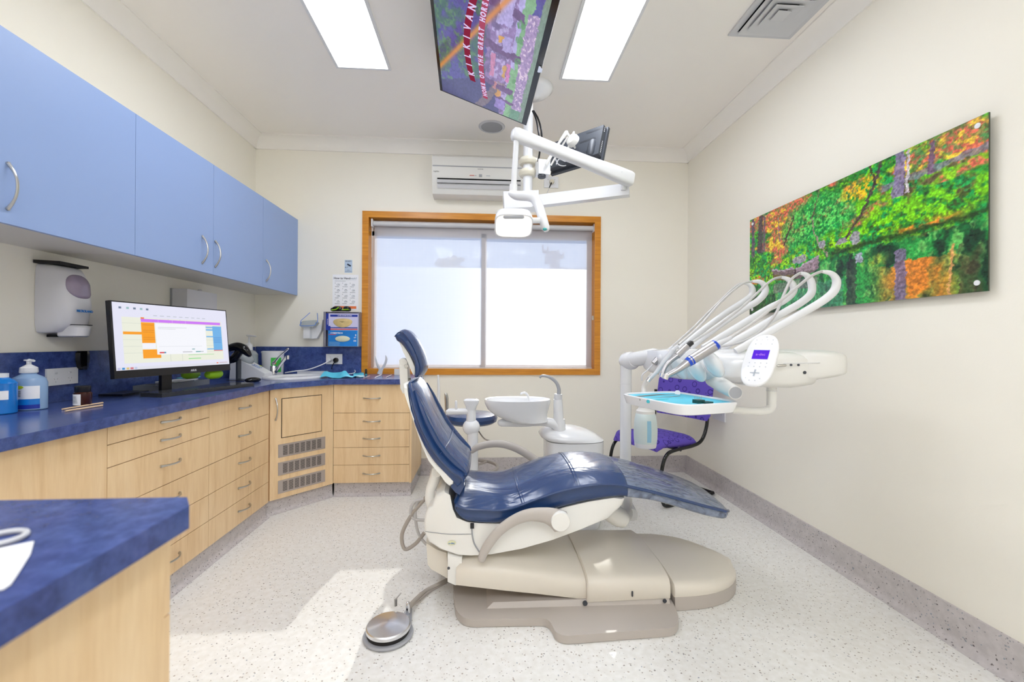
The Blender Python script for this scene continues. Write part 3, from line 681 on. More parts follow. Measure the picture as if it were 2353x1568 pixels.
p = pn(1038, 1248, 1.982); b.lathe([(.02, 0), (.02, .003), (.0001, .004)], p, (0, -1, 0), n=24, sx=.95, sy_=.5, xdir=(1, 0, 0)); b.use('inkblue'); b.text("a-dec", p+V((0, -.0045, 0)), (1, 0, 0), (0, 0, 1), .013); obj('badge', b, cas)
casting('column', [(978, 1246), (1004, 1262), (1028, 1270), (1030, 1300), (1029, 1332), (1012, 1322), (990, 1310), (981, 1298)], 2.05, 2.38, 'chaircover', f=.96, e=.06)
casting('lift_bracket', [(1028, 1274), (1062, 1282), (1062, 1345), (1046, 1347), (1028, 1339)], 1.99, 2.42, 'chairwhite', f=.97, e=.02)
b = MB('blackmatt'); b.obox(V((-.13, 2.2, .13)), (1, 0, 0), (0, 1, 0), (0, 0, 1), .10, .22, .05, .01); obj('lift_pivot', b, chair)
def dome(name, xs, m_='chaircover', **k):
    """xs: (X, ynear, yfar, zbottom, ztop)"""
    rings = []
    for X, a, c, zb, zt in xs:
        h = zt-zb; r = [V((X, a+.004, zb)), V((X, a, zb+h*.25)), V((X, a+.002, zb+h*.6)), V((X, a+.012, zb+h*.82)), V((X, a+.035, zb+h*.95))]
        for q in (.2, .35, .5, .65, .8): r.append(V((X, a+(c-a)*q, zt+.012*(1-(2*q-1)**2))))
        r += [V((X, c-.035, zb+h*.95)), V((X, c-.012, zb+h*.82)), V((X, c-.002, zb+h*.6)), V((X, c, zb+h*.25)), V((X, c-.004, zb))]
        rings.append(r)
    b = MB(m_); b.loft(rings); return obj(name, b, chair, angle=45, **k)
def zn(x, y, Y=1.96): return pn(x, y, Y)
def dst(x, yt, yb, Y=1.95, far=2.47):
    a, c = pn(x, yt, Y), pn(x, yb, Y); return (a.x, Y, far, c.z, a.z)
dome('lift_cover', [dst(1048, 1304, 1346, 1.97, 2.45), dst(1056, 1297, 1347, 1.965, 2.455), dst(1100, 1297, 1352), dst(1160, 1302, 1359), dst(1230, 1311, 1366), dst(1300, 1321, 1374), dst(1342, 1327, 1379), dst(1347, 1329, 1379)])
mid = [dst(1349, 1330, 1386, 1.935), dst(1353, 1328, 1386, 1.93), dst(1450, 1327, 1381, 1.93), dst(1535, 1326, 1377, 1.93), dst(1541, 1328, 1377, 1.935)]
dome('middle_cover', mid)
x0 = .874; xe = 1.285; cy_ = 2.20; hw0 = .275; L_ = []
for q in range(13):
    f_ = q/12; x = x0+(xe-x0)*math.sin(f_*PI/2); t_ = (x-x0)/(xe-x0); hw = hw0*max(.02, (1-t_**2.6))**.5; L_.append((x, cy_-hw, cy_+hw, .062, .128-.045*t_**2))
dome('end_cover', [(x0-.004, cy_-hw0+.006, cy_+hw0-.006, .062, .122)]+L_)
# taupe floor plate
b = MB('taupe')
def roundpoly(pts, r=.03, n=4):
    out = []; m_ = len(pts)
    for i in range(m_):
        p = V(pts[i]); a = V(pts[i-1]); c = V(pts[(i+1) % m_]); da = (a-p); dc = (c-p); ra = min(r, da.length*.45, dc.length*.45)
        A_, C_ = p+da.normalized()*ra, p+dc.normalized()*ra
        for q in range(n+1):
            t = q/n; out.append((A_*(1-t)**2+p*2*t*(1-t)+C_*t*t))
    return out
pl = roundpoly([(-.14, 2.44, 0), (-.14, 2.12, 0), (-.115, 1.93, 0), (-.07, 1.866, 0), (.285, 1.856, 0), (.30, 1.76, 0), (.335, 1.738, 0), (.80, 1.762, 0), (.845, 1.82, 0), (.868, 1.93, 0), (.868, 2.47, 0), (.1, 2.47, 0)], .04, 4)
b.prism([p+V((0, 0, .002)) for p in pl], (0, 0, .034), .014, 3)
obj('floor_plate', b, chair, label='taupe moulded floor plate')
b = MB('taupe'); L2 = []
for q in range(13):
    f_ = q/12; x = x0+(xe-.004-x0)*math.sin(f_*PI/2); t_ = (x-x0)/(xe-x0); hw = (hw0-.002)*max(.02, (1-t_**2.6))**.5; L2.append([V((x, cy_-hw, .002)), V((x, cy_-hw, .062)), V((x, cy_+hw, .062)), V((x, cy_+hw, .002))])
b.loft(L2)
b.hexa([(.02, 1.935, .036), (.85, 1.925, .036), (.85, 2.46, .036), (.02, 2.46, .036), (.05, 1.955, .052), (.85, 1.94, .060), (.85, 2.45, .060), (.05, 2.45, .052)], .008, 2)
obj('base_skirt', b, chair, label='taupe lower rim of the base')
b = MB('darkgrey'); p = pn(1344, 1386, 1.922); b.lathe([(.011, 0), (.011, .006), (.0001, .007)], p, (0, -1, 0), n=16); obj('cover_screw', b, chair); b = MB('darkgrey')
p = pn(1453, 1370, 1.927); b.tube([p, p+V((0, 0, .018))], .004, n=8, smooth=False, rnd=True); obj('cover_screw', b, chair)
b = MB('darkgrey'); p = pn(1527, 1381, 1.922); b.lathe([(.009, 0), (.009, .004), (.006, .0045), (.0001, .0045)], p, (0, -1, 0), n=16); obj('cover_screw', b, chair); b = MB('darkgrey'); p2 = pn(1031, 1306, 1.985); b.lathe([(.006, 0), (.006, .003), (.0001, .0031)], p2, (0, -1, 0), n=12); obj('cover_screw', b, chair)
# armrests
def armrest(pts, Y, rad, hub=None, up=(0, 1, 0)):
    b = MB('taupearm'); b.tube([pn(x, y, Y) for x, y in pts], rad, n=20, rnd=True, flat=1.8, up=up); a = obj('armrest', b, chair)
    if hub:
        p = pn(hub[0], hub[1], Y-.024); r_ = hub[2]*.93*sc(p)
        b = MB('chairwhite'); b.lathe([(r_*.9, -.02), (r_, -.015), (r_, .004), (r_*.94, .008), (.001, .009)], p, (0, -1, 0), n=36); obj('pivot_cap', b, a)
armrest([(1106, 1288), (1112, 1270), (1126, 1246), (1148, 1220), (1180, 1197), (1215, 1184), (1250, 1184), (1272, 1190), (1288, 1199)], 1.93, [.009, .011, .012, .0125, .0135, .0155, .019, .024, .029], (1288, 1199, 24))
armrest([(1083, 1038), (1098, 1028), (1125, 1021), (1155, 1021), (1185, 1030), (1215, 1047), (1235, 1062)], 2.58, [.008, .011, .012, .0125, .013, .013, .013])
b = MB('cream'); b.tube([pn(1232, 1060, 2.56), pn(1250, 1090, 2.5)], .03, n=12, smooth=False); obj('armrest_mount', b, chair)
b = MB('cream'); b.tube([pn(1400, 1175, 2.2), pn(1424, 1190, 2.2)], .05, n=16, smooth=False, rnd=True); b.tube([pn(1425, 1192, 2.22), PY(1437, 1180, 2.4), PY(1437, 1150, 2.58)], .04, n=14); obj('radius_mount', b, chair, label='cream mount under the seat front')
# hoses behind the chair
for pts, r_, m_ in (([(1000, 1120), (975, 1148), (945, 1185), (924, 1228), (930, 1262), (955, 1250), (975, 1225)], .010, 'hose2'),
                    ([(985, 1146), (955, 1152), (944, 1172), (950, 1192), (976, 1196)], .0085, 'tubehose'),
                    ([(960, 1150), (954, 1175), (958, 1215), (968, 1238), (980, 1252)], .008, 'tubehose')):
    b = MB(m_); b.tube([PY(x, y, 2.3) for x, y in pts], r_, n=8); obj('hose', b, chair)
b = MB('tubehose'); b.tube([pn(1002, 1128, 2.06), pn(1002, 1150, 2.06), pn(1012, 1168, 2.06), pn(1022, 1172, 2.06)], .007, n=8); obj('hose', b, chair)

# foot control
fcx = PZ(892, 1438, .045)
ft = thing('foot_control', 'round brushed metal dental foot pedal on the floor left of the chair', 'foot pedal', (fcx.x, fcx.y, 0))
c0 = V((fcx.x, fcx.y+.005, 0))
b = MB('grey'); b.lathe([(.098, .001), (.102, .008), (.098, .014), (.05, .016), (.001, .016)], c0, n=48); pr_ = PZ(940, 1404, .01); b.prism([c0+V((.03, .05, .001)), c0+V((.09, .02, .001)), V((pr_.x+.012, pr_.y+.01, .001)), V((pr_.x-.012, pr_.y+.03, .001))], (0, 0, .014), .004); obj('base', b, ft)
b = MB('blackmatt'); b.lathe([(.085, .015), (.087, .03), (.001, .031)], c0, n=48); obj('rubber_ring', b, ft)
M['spun'] = NT('spun_steel').m
t_ = M['spun'].node_tree; pb = t_.nodes['Principled BSDF']; pb.inputs['Base Color'].default_value = (.72, .72, .74, 1); pb.inputs['Metallic'].default_value = 1; pb.inputs['Roughness'].default_value = .25; pb.inputs['Anisotropic'].default_value = .85
tg = t_.nodes.new('ShaderNodeTangent'); tg.direction_type = 'RADIAL'; tg.axis = 'Z'; t_.links.new(tg.outputs[0], pb.inputs['Tangent'])
b = MB('spun'); b.lathe([(.084, .028), (.089, .032), (.089, .044), (.085, .048), (.04, .053), (.001, .055)], c0, n=64); obj('disc', b, ft)
b = MB('chrome'); p = PZ(937, 1404, .03); b.tube([(p.x, p.y, .01), (p.x, p.y, .062)], [.011, .009], n=12, smooth=False, rnd=True)
obj('hose_fitting', b, ft)
b = MB('steel'); p2 = PZ(909, 1398, .03); b.tube([(p2.x, p2.y, .04), (p2.x, p2.y, .07)], .007, n=8, smooth=False); b.tube([(p2.x, p2.y, .07), (p2.x+.02, p2.y+.02, .085)], .003, n=6, smooth=False); obj('toggle', b, ft)
b = MB('hose2'); b.tube([PZ(940, 1394, .045), PZ(955, 1378, .03), PZ(980, 1357, .02), PZ(1010, 1342, .03), PY(1032, 1330, 2.2)], .009, n=8); b.tube([PZ(943, 1396, .035), PZ(960, 1381, .018), PZ(985, 1361, .012), PZ(1012, 1346, .02), PY(1034, 1334, 2.2)], .006, n=8); obj('hose', b, ft)

# ---------------------------------------------------------------- assistant arm + cuspidor (one unit beside the chair)
cu = thing('cuspidor_unit', 'white dental spittoon basin on a swivel arm and rounded pedestal behind the chair', 'spittoon', (.62, 2.95, 0))
YB = 2.85
bc0 = PY(1189, 924, YB); s_ = sc(bc0)
def ellring(c, rx, ry, n=36, p=2.2): 
    return [V((c.x+rx*math.copysign(abs(math.cos(a))**(2/p), math.cos(a)), c.y+ry*math.copysign(abs(math.sin(a))**(2/p), math.sin(a)), c.z)) for a in (q*2*PI/n for q in range(n))]
W = 76*s_; zt = PY(1189, 922, YB-.1).z; zbt = PY(1189, 967, YB).z
b = MB('whiteenam'); H_ = zt-zbt; rings = []
for f_, rx, sh_ in ((0, .60, .36), (.08, .66, .30), (.3, .80, .16), (.55, .92, .05), (.8, .985, .0), (.92, 1., 0), (1, .985, 0)):
    rings.append(ellring(V((bc0.x+W*sh_*.9*(1-f_) if f_ < .9 else bc0.x, YB, zbt+H_*f_)), W*rx, .15*(.75+.25*f_)))
rings += [ellring(V((bc0.x, YB, zt-.003)), W*.93, .135)]
for f_, k in ((.86, .012), (.72, .035), (.45, .055), (.1, .062)): rings.append(ellring(V((bc0.x-W*.22*(1-k*4), YB, zt-k)), W*.86*f_, .125*f_))
b.loft(rings); obj('basin', b, cu, angle=60)
b = MB('white'); p = PY(1213, 921, YB); b.tube([p+V((.0, 0, 0)), PY(1213, 910, YB), PY(1207, 903, YB), PY(1199, 904, YB), PY(1197, 907, YB)], .007, n=10); obj('rinse_spout', b, cu)
b = MB('whiteenam'); c1 = PY(1146, 972, YB); c2 = PY(1262, 970, YB); 
b.tube([PY(1152, 972, YB), PY(1200, 972, YB), PY(1250, 970, YB), PY(1278, 978, YB), PY(1288, 1000, YB)], [.025, .027, .028, .035, .042], n=16, rnd=True); obj('basin_arm', b, cu)
b = MB('whiteenam'); b.lathe([(.04, 0), (.043, .03), (.038, .10), (.034, .14)], PY(1286, 1012, YB), n=24); obj('arm_socket', b, cu)
b = MB('whiteenam'); b.tube([PY(1284, 985, YB), PY(1282, 918, YB)], [.036, .029], n=20, smooth=False); 
obj('tumbler_column', b, cu)
b = MB('lightgrey'); b.tube([PY(1282, 918, YB), PY(1283, 906, YB)], [.0285, .026], n=20, smooth=False); obj('column_ring', b, cu)
b = MB('grey'); b.tube([PY(1284, 908, YB), PY(1284, 893, YB), PY(1277, 878, YB), PY(1262, 867, YB), PY(1246, 864, YB), PY(1240, 869, YB)], [.014, .012, .011, .01, .009, .006], n=10); obj('filler_tube', b, cu)
px0, px1 = PY(1258, 1015, 2.75).x, PY(1400, 1015, 2.75).x; zlid = PY(1330, 1020, 2.75).z; cxp = (px0+px1)/2; hwp = (px1-px0)/2
b = MB('whiteenam'); b.loft([ellring(V((cxp, 2.93, z)), hwp*k, .18*k, p=3.4) for z, k in ((.0, .86), (.03, .9), (zlid-.1, .97), (zlid-.004, .97))]); obj('pedestal', b, cu)
b = MB('whiteenam'); b.loft([ellring(V((cxp-.02*q, 2.93, zlid+h)), hwp*k, .18*k, p=3.0-.14*q) for q, (h, k) in enumerate(((0, .99), (.012, 1.0), (.03, .96), (.055, .8), (.075, .55), (.084, .25), (.086, .02)))]); obj('pedestal_lid', b, cu, angle=70)
# assistant arm
aa = thing('assistant_arm', 'white upright assistant instrument arm between backrest and spittoon', 'instrument arm', (.0, 2.72, 0))
YA = 2.72
b = MB('whiteenam'); b.tube([(PY(1086, 1000, YA).x, YA, .0), (PY(1086, 1000, YA).x, YA, PY(1086, 990, YA).z)], [.036, .034], n=20, smooth=False); obj('post', b, aa)
b = MB('whiteenam'); b.ell(PY(1083, 982, YA), (.054, .045, .052)); obj('knuckle', b, aa)
b = MB('whiteenam'); b.tube([PY(1082, 985, YA), PY(1083, 938, YA)], [.032, .028], n=20, smooth=False)
b.loft([ellring(PY(1083, 942, YA), .028, .028), ellring(PY(1083, 933, YA), .036, .032, p=3), ellring(PY(1083, 926, YA), .045, .036, p=4), ellring(PY(1083, 920, YA), .047, .038, p=4), ellring(PY(1083, 917, YA), .035, .028, p=3)]); obj('upper_post', b, aa)
b = MB('whiteenam'); b.tube([PY(1078, 946, YA), PY(1030, 946, YA-.02)], .019, n=14, smooth=False, rnd=True); obj('holder_bar', b, aa)
b = MB('steel'); b.tube([PY(1027, 950, 2.7), PY(1026, 915, 2.7), PY(1024, 904, 2.7)], [.011, .013, .008], n=10); obj('suction_handpiece', b, aa)
b = MB('white'); b.tube([PY(1048, 940, 2.7), PY(1048, 924, 2.7)], .008, n=8, smooth=False, rnd=True); b.tube([PY(1008, 945, 2.7), PY(1008, 905, 2.7), PY(1007, 862, 2.7)], [.009, .009, .006], n=8, smooth=False); obj('suction_tip', b, aa)
b = MB('hose2'); b.tube([PY(1008, 945, 2.72), PY(1010, 990, 2.76), PY(1000, 1050, 2.85), PY(990, 1100, 2.8), PY(1000, 1140, 2.6)], .01, n=8); obj('hose', b, aa)
for a_ in ((1074, 1010), (1074, 1048)):
    b = MB('chrome'); 

# ---------------------------------------------------------------- operator stool behind
st = thing('operator_stool', 'round dark blue upholstered stool behind the chair, next to the spittoon', 'stool', (PY(1080, 965, 3.3).x, 3.3, 0))
cx_ = PY(1083, 965, 3.3).x; zs = PY(1083, 958, 3.3).z
b = MB('leather'); b.lathe([(.02, -.045), (.17, -.045), (.192, -.03), (.198, -.005), (.185, .02), (.13, .03), (.02, .034), (.001, .034)], (cx_, 3.3, zs), n=40); obj('seat', b, st)
b = MB('chrome'); b.tube([(cx_, 3.3, .13), (cx_, 3.3, zs-.04)], .02, n=14, smooth=False); obj('gas_column', b, st)
b = MB('blackmatt'); b.tube([(cx_, 3.3, .12), (cx_, 3.3, .30)], .028, n=14, smooth=False); obj('column_cover', b, st)
b = MB('hose2'); 
for q in range(5):
    a = q*2*PI/5+.4; e = V((cx_+.27*math.cos(a), 3.3+.27*math.sin(a), .075)); b.tube([(cx_, 3.3, .14), (cx_+.15*math.cos(a), 3.3+.15*math.sin(a), .12), e], [.024, .02, .014], n=10)
obj('star_base', b, st)
for q in range(5):
    a = q*2*PI/5+.4; b = MB('blackmatt'); c = V((cx_+.27*math.cos(a), 3.3+.27*math.sin(a), .0285)); b.tube([c+V((-.02*math.sin(a), .02*math.cos(a), 0)), c-V((-.02*math.sin(a), .02*math.cos(a), 0))], .028, n=16, smooth=False); b.tube([c, c+V((0, 0, .05))], .008, n=8, smooth=False); obj('castor', b, st)
b = MB('hose2'); b.tube([(cx_+.2*math.cos(q*2*PI/24), 3.3+.2*math.sin(q*2*PI/24), .27) for q in range(24)], .012, n=8, closed=True, k=1)
for q in range(3): a = q*2*PI/3+.9; b.tube([(cx_, 3.3, .27), (cx_+.2*math.cos(a), 3.3+.2*math.sin(a), .27)], .009, n=8, smooth=False)
obj('foot_ring', b, st)
b = MB('steel'); b.tube([(cx_+.02, 3.28, zs-.05), PY(1110, 1006, 3.15), PY(1125, 1013, 3.12)], .005, n=8); obj('lever', b, st)

# ---------------------------------------------------------------- delivery unit
du_ = thing('delivery_unit', 'white dental instrument delivery head with looped hose whips over the chair foot', 'dental delivery unit', (.85, 2.55, 0))
YP = 2.6
xp = PY(1438, 900, YP).x
b = MB('whiteenam'); b.tube([(xp, YP, .30), (xp, YP, PY(1438, 822, YP).z)], .0335, n=24, smooth=False); b.tube([(xp, YP, .26), (xp, YP-.04, .24), (xp-.03, YP-.2, .25)], .035, n=14); obj('post', b, du_)
b = MB('lightgrey'); z_ = PY(1438, 882, YP).z; b.lathe([(.0341, -.001), (.0341, .001)], (xp, YP, z_), n=24); obj('post_joint', b, du_)
b = MB('whiteenam'); b.tube([PY(1442, 830, YP+.01), PY(1452, 829, YP-.045)], [.055, .054], n=24, smooth=False, rnd=True); b.tube([PY(1445, 829, YP-.03), PY(1505, 817, YP-.2)], [.045, .042], n=18, smooth=False, rnd=True); obj('flex_arm', b, du_)
# head body: rings across image-right direction with changing depth
YD = 2.02
def hring(x, yt, yb, y0, y1, p=3.2, n=24):
    a, c = PY(x, yt, (y0+y1)/2), PY(x, yb, (y0+y1)/2); cz = (a.z+c.z)/2; hz = (a.z-c.z)/2; out = []
    for q in range(n):
        t = q*2*PI/n; out.append(V((a.x, (y0+y1)/2-(y1-y0)/2*math.copysign(abs(math.cos(t))**(2/p), math.cos(t)), cz+hz*math.copysign(abs(math.sin(t))**(2/p), math.sin(t)))))
    return out
b = MB('whiteenam'); b.loft([hring(1502, 818, 846, 2.18, 2.42), hring(1508, 806, 858, 2.08, 2.48), hring(1540, 802, 868, 1.96, 2.46), hring(1600, 802, 872, 1.84, 2.40), hring(1650, 800, 876, 1.80, 2.32), hring(1698, 802, 878, 1.80, 2.28), hring(1706, 808, 874, 1.84, 2.24)]); obj('head_body', b, du_, angle=60)
b = MB('cream'); b.loft([hring(1668, 808, 878, 1.79, 2.2, 5), hring(1700, 806, 884, 1.78, 2.2, 5), hring(1760, 806, 886, 1.78, 2.2, 5), hring(1800, 808, 880, 1.78, 2.2, 5), hring(1808, 812, 874, 1.8, 2.18, 4)]); obj('control_block', b, du_, angle=50)
b = MB('cream'); b.loft([hring(1780, 806, 872, 1.80, 2.12, 5), hring(1800, 803, 872, 1.77, 2.14, 5), hring(1860, 804, 864, 1.77, 2.14, 5), hring(1878, 808, 860, 1.78, 2.12, 5), hring(1884, 816, 852, 1.8, 2.1, 4)])
obj('rear_box', b, du_, angle=50)
b = MB('lightgrey'); b.tube([PY(1800, 836, 1.766), PY(1884, 834, 1.768)], .0012, n=4, smooth=False); obj('box_joint', b, du_)
b = MB('darkgrey')
for x in (1817, 1834): p = PY(x, 839, 1.766); b.lathe([(.005, 0), (.005, .004), (.0001, .0045)], p, (0, -1, 0), n=12)
p = PY(1845, 855, 1.79); b.lathe([(.007, 0), (.007, .012), (.0001, .012)], p+V((0, 0, -.002)), (0, -1, 0), n=14); obj('knob', b, du_)
b = MB('steel'); b.tube([PY(1788, 841, 1.76), PY(1804, 840, 1.755)], .006, n=10, smooth=False, rnd=True); obj('toggle', b, du_)
b = MB('cream'); b.tube([PY(1638, 872, 1.98), PY(1660, 886, 1.85), PY(1690, 903, 1.66)], [.035, .033, .026], n=20, smooth=False); b.use('grey'); e = PY(1690, 903, 1.66); d = (e-PY(1660, 886, 1.85)).normalized(); b.tube([e-d*.001, e+d*.001], .0235, n=20, smooth=False); obj('position_handle', b, du_)
# handpiece holders
for (x, y, Y) in ((1530, 838, 2.22), (1562, 846, 2.04), (1600, 850, 1.90), (1640, 838, 1.80)):
    p = PY(x, y, Y); b = MB('whiteenam'); b.ell(p, (.030, .05, .062), axes=((.85, 0, .5), (0, 1, 0), (-.5, 0, .85)), n=20, m_=12); h = obj('holder', b, du_)
# whips
whips = [([(1690, 808, 1.86), (1770, 762, 1.84), (1850, 716, 1.82), (1893, 690, 1.81), (1917, 668, 1.8), (1922, 645, 1.8), (1910, 629, 1.8), (1888, 624, 1.8)],
          [(1888, 624, 1.8), (1862, 636, 1.78), (1810, 678, 1.76), (1740, 735, 1.74), (1680, 776, 1.73)]),
         ([(1655, 802, 1.98), (1720, 766, 1.97), (1795, 722, 1.96), (1840, 696, 1.95), (1864, 674, 1.95), (1864, 648, 1.95), (1852, 632, 1.95), (1838, 628, 1.95)],
          [(1838, 628, 1.95), (1818, 643, 1.93), (1800, 680, 1.91), (1782, 722, 1.89), (1748, 762, 1.88), (1705, 786, 1.88), (1655, 797, 1.9)]),
         ([(1615, 800, 2.1), (1680, 760, 2.1), (1760, 712, 2.1), (1800, 692, 2.1), (1822, 672, 2.1), (1822, 655, 2.1), (1810, 642, 2.1), (1794, 637, 2.1)],
          [(1794, 637, 2.1), (1768, 648, 2.07), (1710, 702, 2.04), (1650, 748, 2.0), (1592, 786, 1.97)]),
         ([(1585, 800, 2.22), (1640, 758, 2.22), (1700, 716, 2.22), (1738, 694, 2.22), (1757, 674, 2.22), (1757, 658, 2.22), (1746, 648, 2.22), (1728, 647, 2.22)],
          [(1728, 647, 2.22), (1702, 655, 2.2), (1655, 696, 2.16), (1605, 752, 2.13), (1560, 792, 2.1)]),
         ([(1560, 802, 2.34), (1610, 762, 2.34), (1670, 718, 2.34), (1705, 696, 2.34), (1726, 680, 2.34), (1729, 665, 2.34), (1722, 654, 2.34), (1708, 651, 2.34)],
          [(1708, 651, 2.34), (1688, 660, 2.33), (1640, 706, 2.31), (1590, 756, 2.29), (1545, 796, 2.27)])]
for k, (arm, hose) in enumerate(whips):
    b = MB('white'); b.tube([PY(*p) for p in arm], [.0165, .0165, .0165, .0175, .018, .017, .012, .006], n=12, flat=.85); w_ = obj('whip_arm', b, du_)
    b = MB('tubehose'); b.tube([PY(*p) for p in hose], .0062, n=8); obj('whip_hose', b, w_)
# handpieces
def handpiece(name, lab, segs, Y0_, Y1_):
    a = thing(name, lab, 'handpiece', PY(segs[0][0][0], segs[0][0][1], Y0_)); n_ = len(segs)
    return a
def hp(par, name, pts, rads, m_, label=None, **k):
    b = MB(m_); b.tube([PY(*p) for p in pts], rads, n=14, smooth=len(pts) > 2, **k); return obj(name, b, par, label=label)
h1 = thing('dental_handpiece', 'thick silver handpiece with blue ring, nearest on the delivery head', 'handpiece', PY(1600, 820, 1.73))
hp(h1, 'rear_connector', [(1680, 776, 1.73), (1640, 796, 1.73)], [.008, .014], 'lightgrey'); hp(h1, 'motor', [(1641, 795, 1.73), (1585, 830, 1.73)], [.0225, .021], 'steelhp'); hp(h1, 'blue_ring', [(1646, 791, 1.73), (1640, 796, 1.73)], [.021, .0228], 'bluering')
hp(h1, 'blue_ring', [(1590, 827, 1.73), (1580, 834, 1.73)], [.0218, .019], 'bluering'); hp(h1, 'body', [(1580, 834, 1.73), (1558, 850, 1.73), (1536, 862, 1.73), (1528, 867, 1.73)], [.017, .0135, .011, .012], 'steelhp'); hp(h1, 'turbine_head', [(1531, 861, 1.73), (1527, 871, 1.73)], .013, 'chrome')
h2 = thing('dental_handpiece', 'silver handpiece with black hose end, second nearest on the delivery head', 'handpiece', PY(1550, 830, 1.95))
hp(h2, 'hose_sleeve', [(1590, 787, 1.96), (1578, 797, 1.96)], [.012, .013], 'black'); hp(h2, 'coupling', [(1579, 796, 1.96), (1556, 818, 1.95)], [.015, .016], 'steelhp'); hp(h2, 'body', [(1557, 817, 1.95), (1540, 830, 1.95), (1528, 845, 1.95), (1522, 862, 1.94)], [.014, .012, .010, .010], 'steelhp'); hp(h2, 'turbine_head', [(1522, 859, 1.94), (1520, 867, 1.94)], .012, 'chrome')
h3 = thing('dental_handpiece', 'slim silver handpiece, third nearest on the delivery head', 'handpiece', PY(1530, 830, 2.1))
hp(h3, 'coupling', [(1558, 794, 2.1), (1545, 806, 2.1)], [.007, .012], 'lightgrey'); hp(h3, 'body', [(1546, 805, 2.1), (1528, 830, 2.1), (1508, 856, 2.1), (1492, 872, 2.1)], [.013, .013, .009, .008], 'lightgrey'); hp(h3, 'turbine_head', [(1493, 870, 2.1), (1488, 877, 2.1)], .011, 'chrome')
h4 = thing('dental_syringe', 'air-water syringe with bent thin tip, farthest on the delivery head', 'syringe', PY(1500, 840, 2.25))
hp(h4, 'body', [(1546, 796, 2.26), (1525, 815, 2.26), (1508, 832, 2.26)], [.006, .012, .016], 'lightgrey'); hp(h4, 'grip', [(1512, 826, 2.26), (1502, 836, 2.26)], [.019, .016], 'steelhp'); hp(h4, 'tip', [(1500, 838, 2.26), (1488, 851, 2.26), (1476, 862, 2.26), (1475, 875, 2.26)], .004, 'lightgrey')
# control pad
PD = 1.62
pc = PY(1746, 828, PD); s_ = sc(pc)
rx_ = V((.587, -.81, 0)).normalized(); uz_ = V((-.657, -.477, .583)).cross(rx_).normalized(); nz_ = rx_.cross(uz_)
cp_ = thing('control_pad', 'oval white touchpad with violet display on the delivery head', 'control pad', pc)
def oval(c, a, h, f, n=44, p=2.7): return [c+rx_*(a*f*math.copysign(abs(math.cos(t))**(2/p), math.cos(t)))+uz_*(h*f*math.copysign(abs(math.sin(t))**(2/p), math.sin(t))) for t in (q*2*PI/n for q in range(n))]
b = MB('whiteenam'); A_, H2 = 35*s_, 72*s_
b.loft([oval(pc-nz_*.012, A_, H2, .86), oval(pc-nz_*.010, A_, H2, .95), oval(pc, A_, H2, 1), oval(pc+nz_*.004, A_, H2, .985), oval(pc+nz_*.006, A_, H2, .94)]); obj('pad_body', b, cp_, angle=50)
def onpad(u, v, o=.0066): return pc+rx_*(A_*u)+uz_*(H2*v)+nz_*o
b = MB('purplescreen'); b.obox(onpad(.0, .18), rx_, uz_, nz_, A_*.98, H2*.35, .001); b.use('whiteglow'); b.text("a-dec", onpad(0, .18, .0075), rx_, uz_, .016, ext=.0002); obj('display', b, cp_)
b = MB('inklight')
for v, us in ((.76, (-.5, -.17, .17, .5)), (.6, (-.5, -.17, .17, .5)), (-.14, (-.55, -.2, .15, .5)), (-.28, (-.55, -.2, .15, .5)), (-.72, (-.5, .35)), (-.8, (-.25, .1))):
    for u in us: b.lathe([(.0021, 0), (.0021, .0004), (.0001, .0005)], onpad(u, v, .006), nz_, n=10)
b.obox(onpad(-.05, -.52), rx_, uz_, nz_, .034, .005, .0006); b.obox(onpad(-.05, -.52), rx_, uz_, nz_, .006, .030, .0006); b.text("a-dec", onpad(.05, .88, .0066), rx_, uz_, .006); obj('touch_buttons', b, cp_)
b = MB('cream'); b.tube([pc-nz_*.012, pc-nz_*.07+V((0, 0, 0)), PY(1745, 842, 1.80)], [.02, .018, .022], n=12); obj('pad_mount', b, cp_)

# instrument tray on its arm
ta = thing('tray_holder', 'white rounded instrument tray lined with blue paper below the delivery head', 'tray', PZ(1555, 915, .98))
ZT_ = .98; tc = V((.835, 1.835, ZT_)); ang = math.radians(17); tx = V((math.cos(ang), math.sin(ang), 0)); ty = V((-math.sin(ang), math.cos(ang), 0)); TA, TB = .165, .20
TA, TB = .158, .205
def trc(f, z, a=TA, b_=TB, p=6, n=48): return [tc+tx*((a-f)*math.copysign(abs(math.cos(t))**(2/p), math.cos(t)))+ty*((b_-f)*math.copysign(abs(math.sin(t))**(2/p), math.sin(t)))+V((0, 0, z)) for t in (q*2*PI/n for q in range(n))]
b = MB('whiteenam'); b.loft([trc(.03, -.044), trc(.008, -.038), trc(-.002, -.004), trc(-.002, .001), trc(.003, .004), trc(.009, .001), trc(.014, -.012), trc(.02, -.014)]); obj('tray', b, ta)
b = MB('cyan'); b.loft([trc(.0115, -.003), trc(.0165, -.0125), trc(.021, -.0128)]); obj('paper_liner', b, ta)
b = MB('cream'); arm = [PY(1680, 942, 1.80), PY(1720, 945, 1.84), PY(1755, 945, 1.86), PY(1770, 938, 1.86), PY(1773, 920, 1.86), PY(1773, 868, 1.86)]; b.tube(arm, [.016, .017, .018, .019, .020, .021], n=16, k=5); obj('support_arm', b, ta)
b = MB('lightgrey'); p = PY(1773, 898, 1.86); b.lathe([(.0215, -.001), (.0215, .001)], p, n=20); obj('arm_joint', b, ta)
def ont(u, v, z=-.012): return tc+tx*(u*TA)+ty*(v*TB)+V((0, 0, z))
def onpx(x, y, z): return PZ(x, y, ZT_+z)
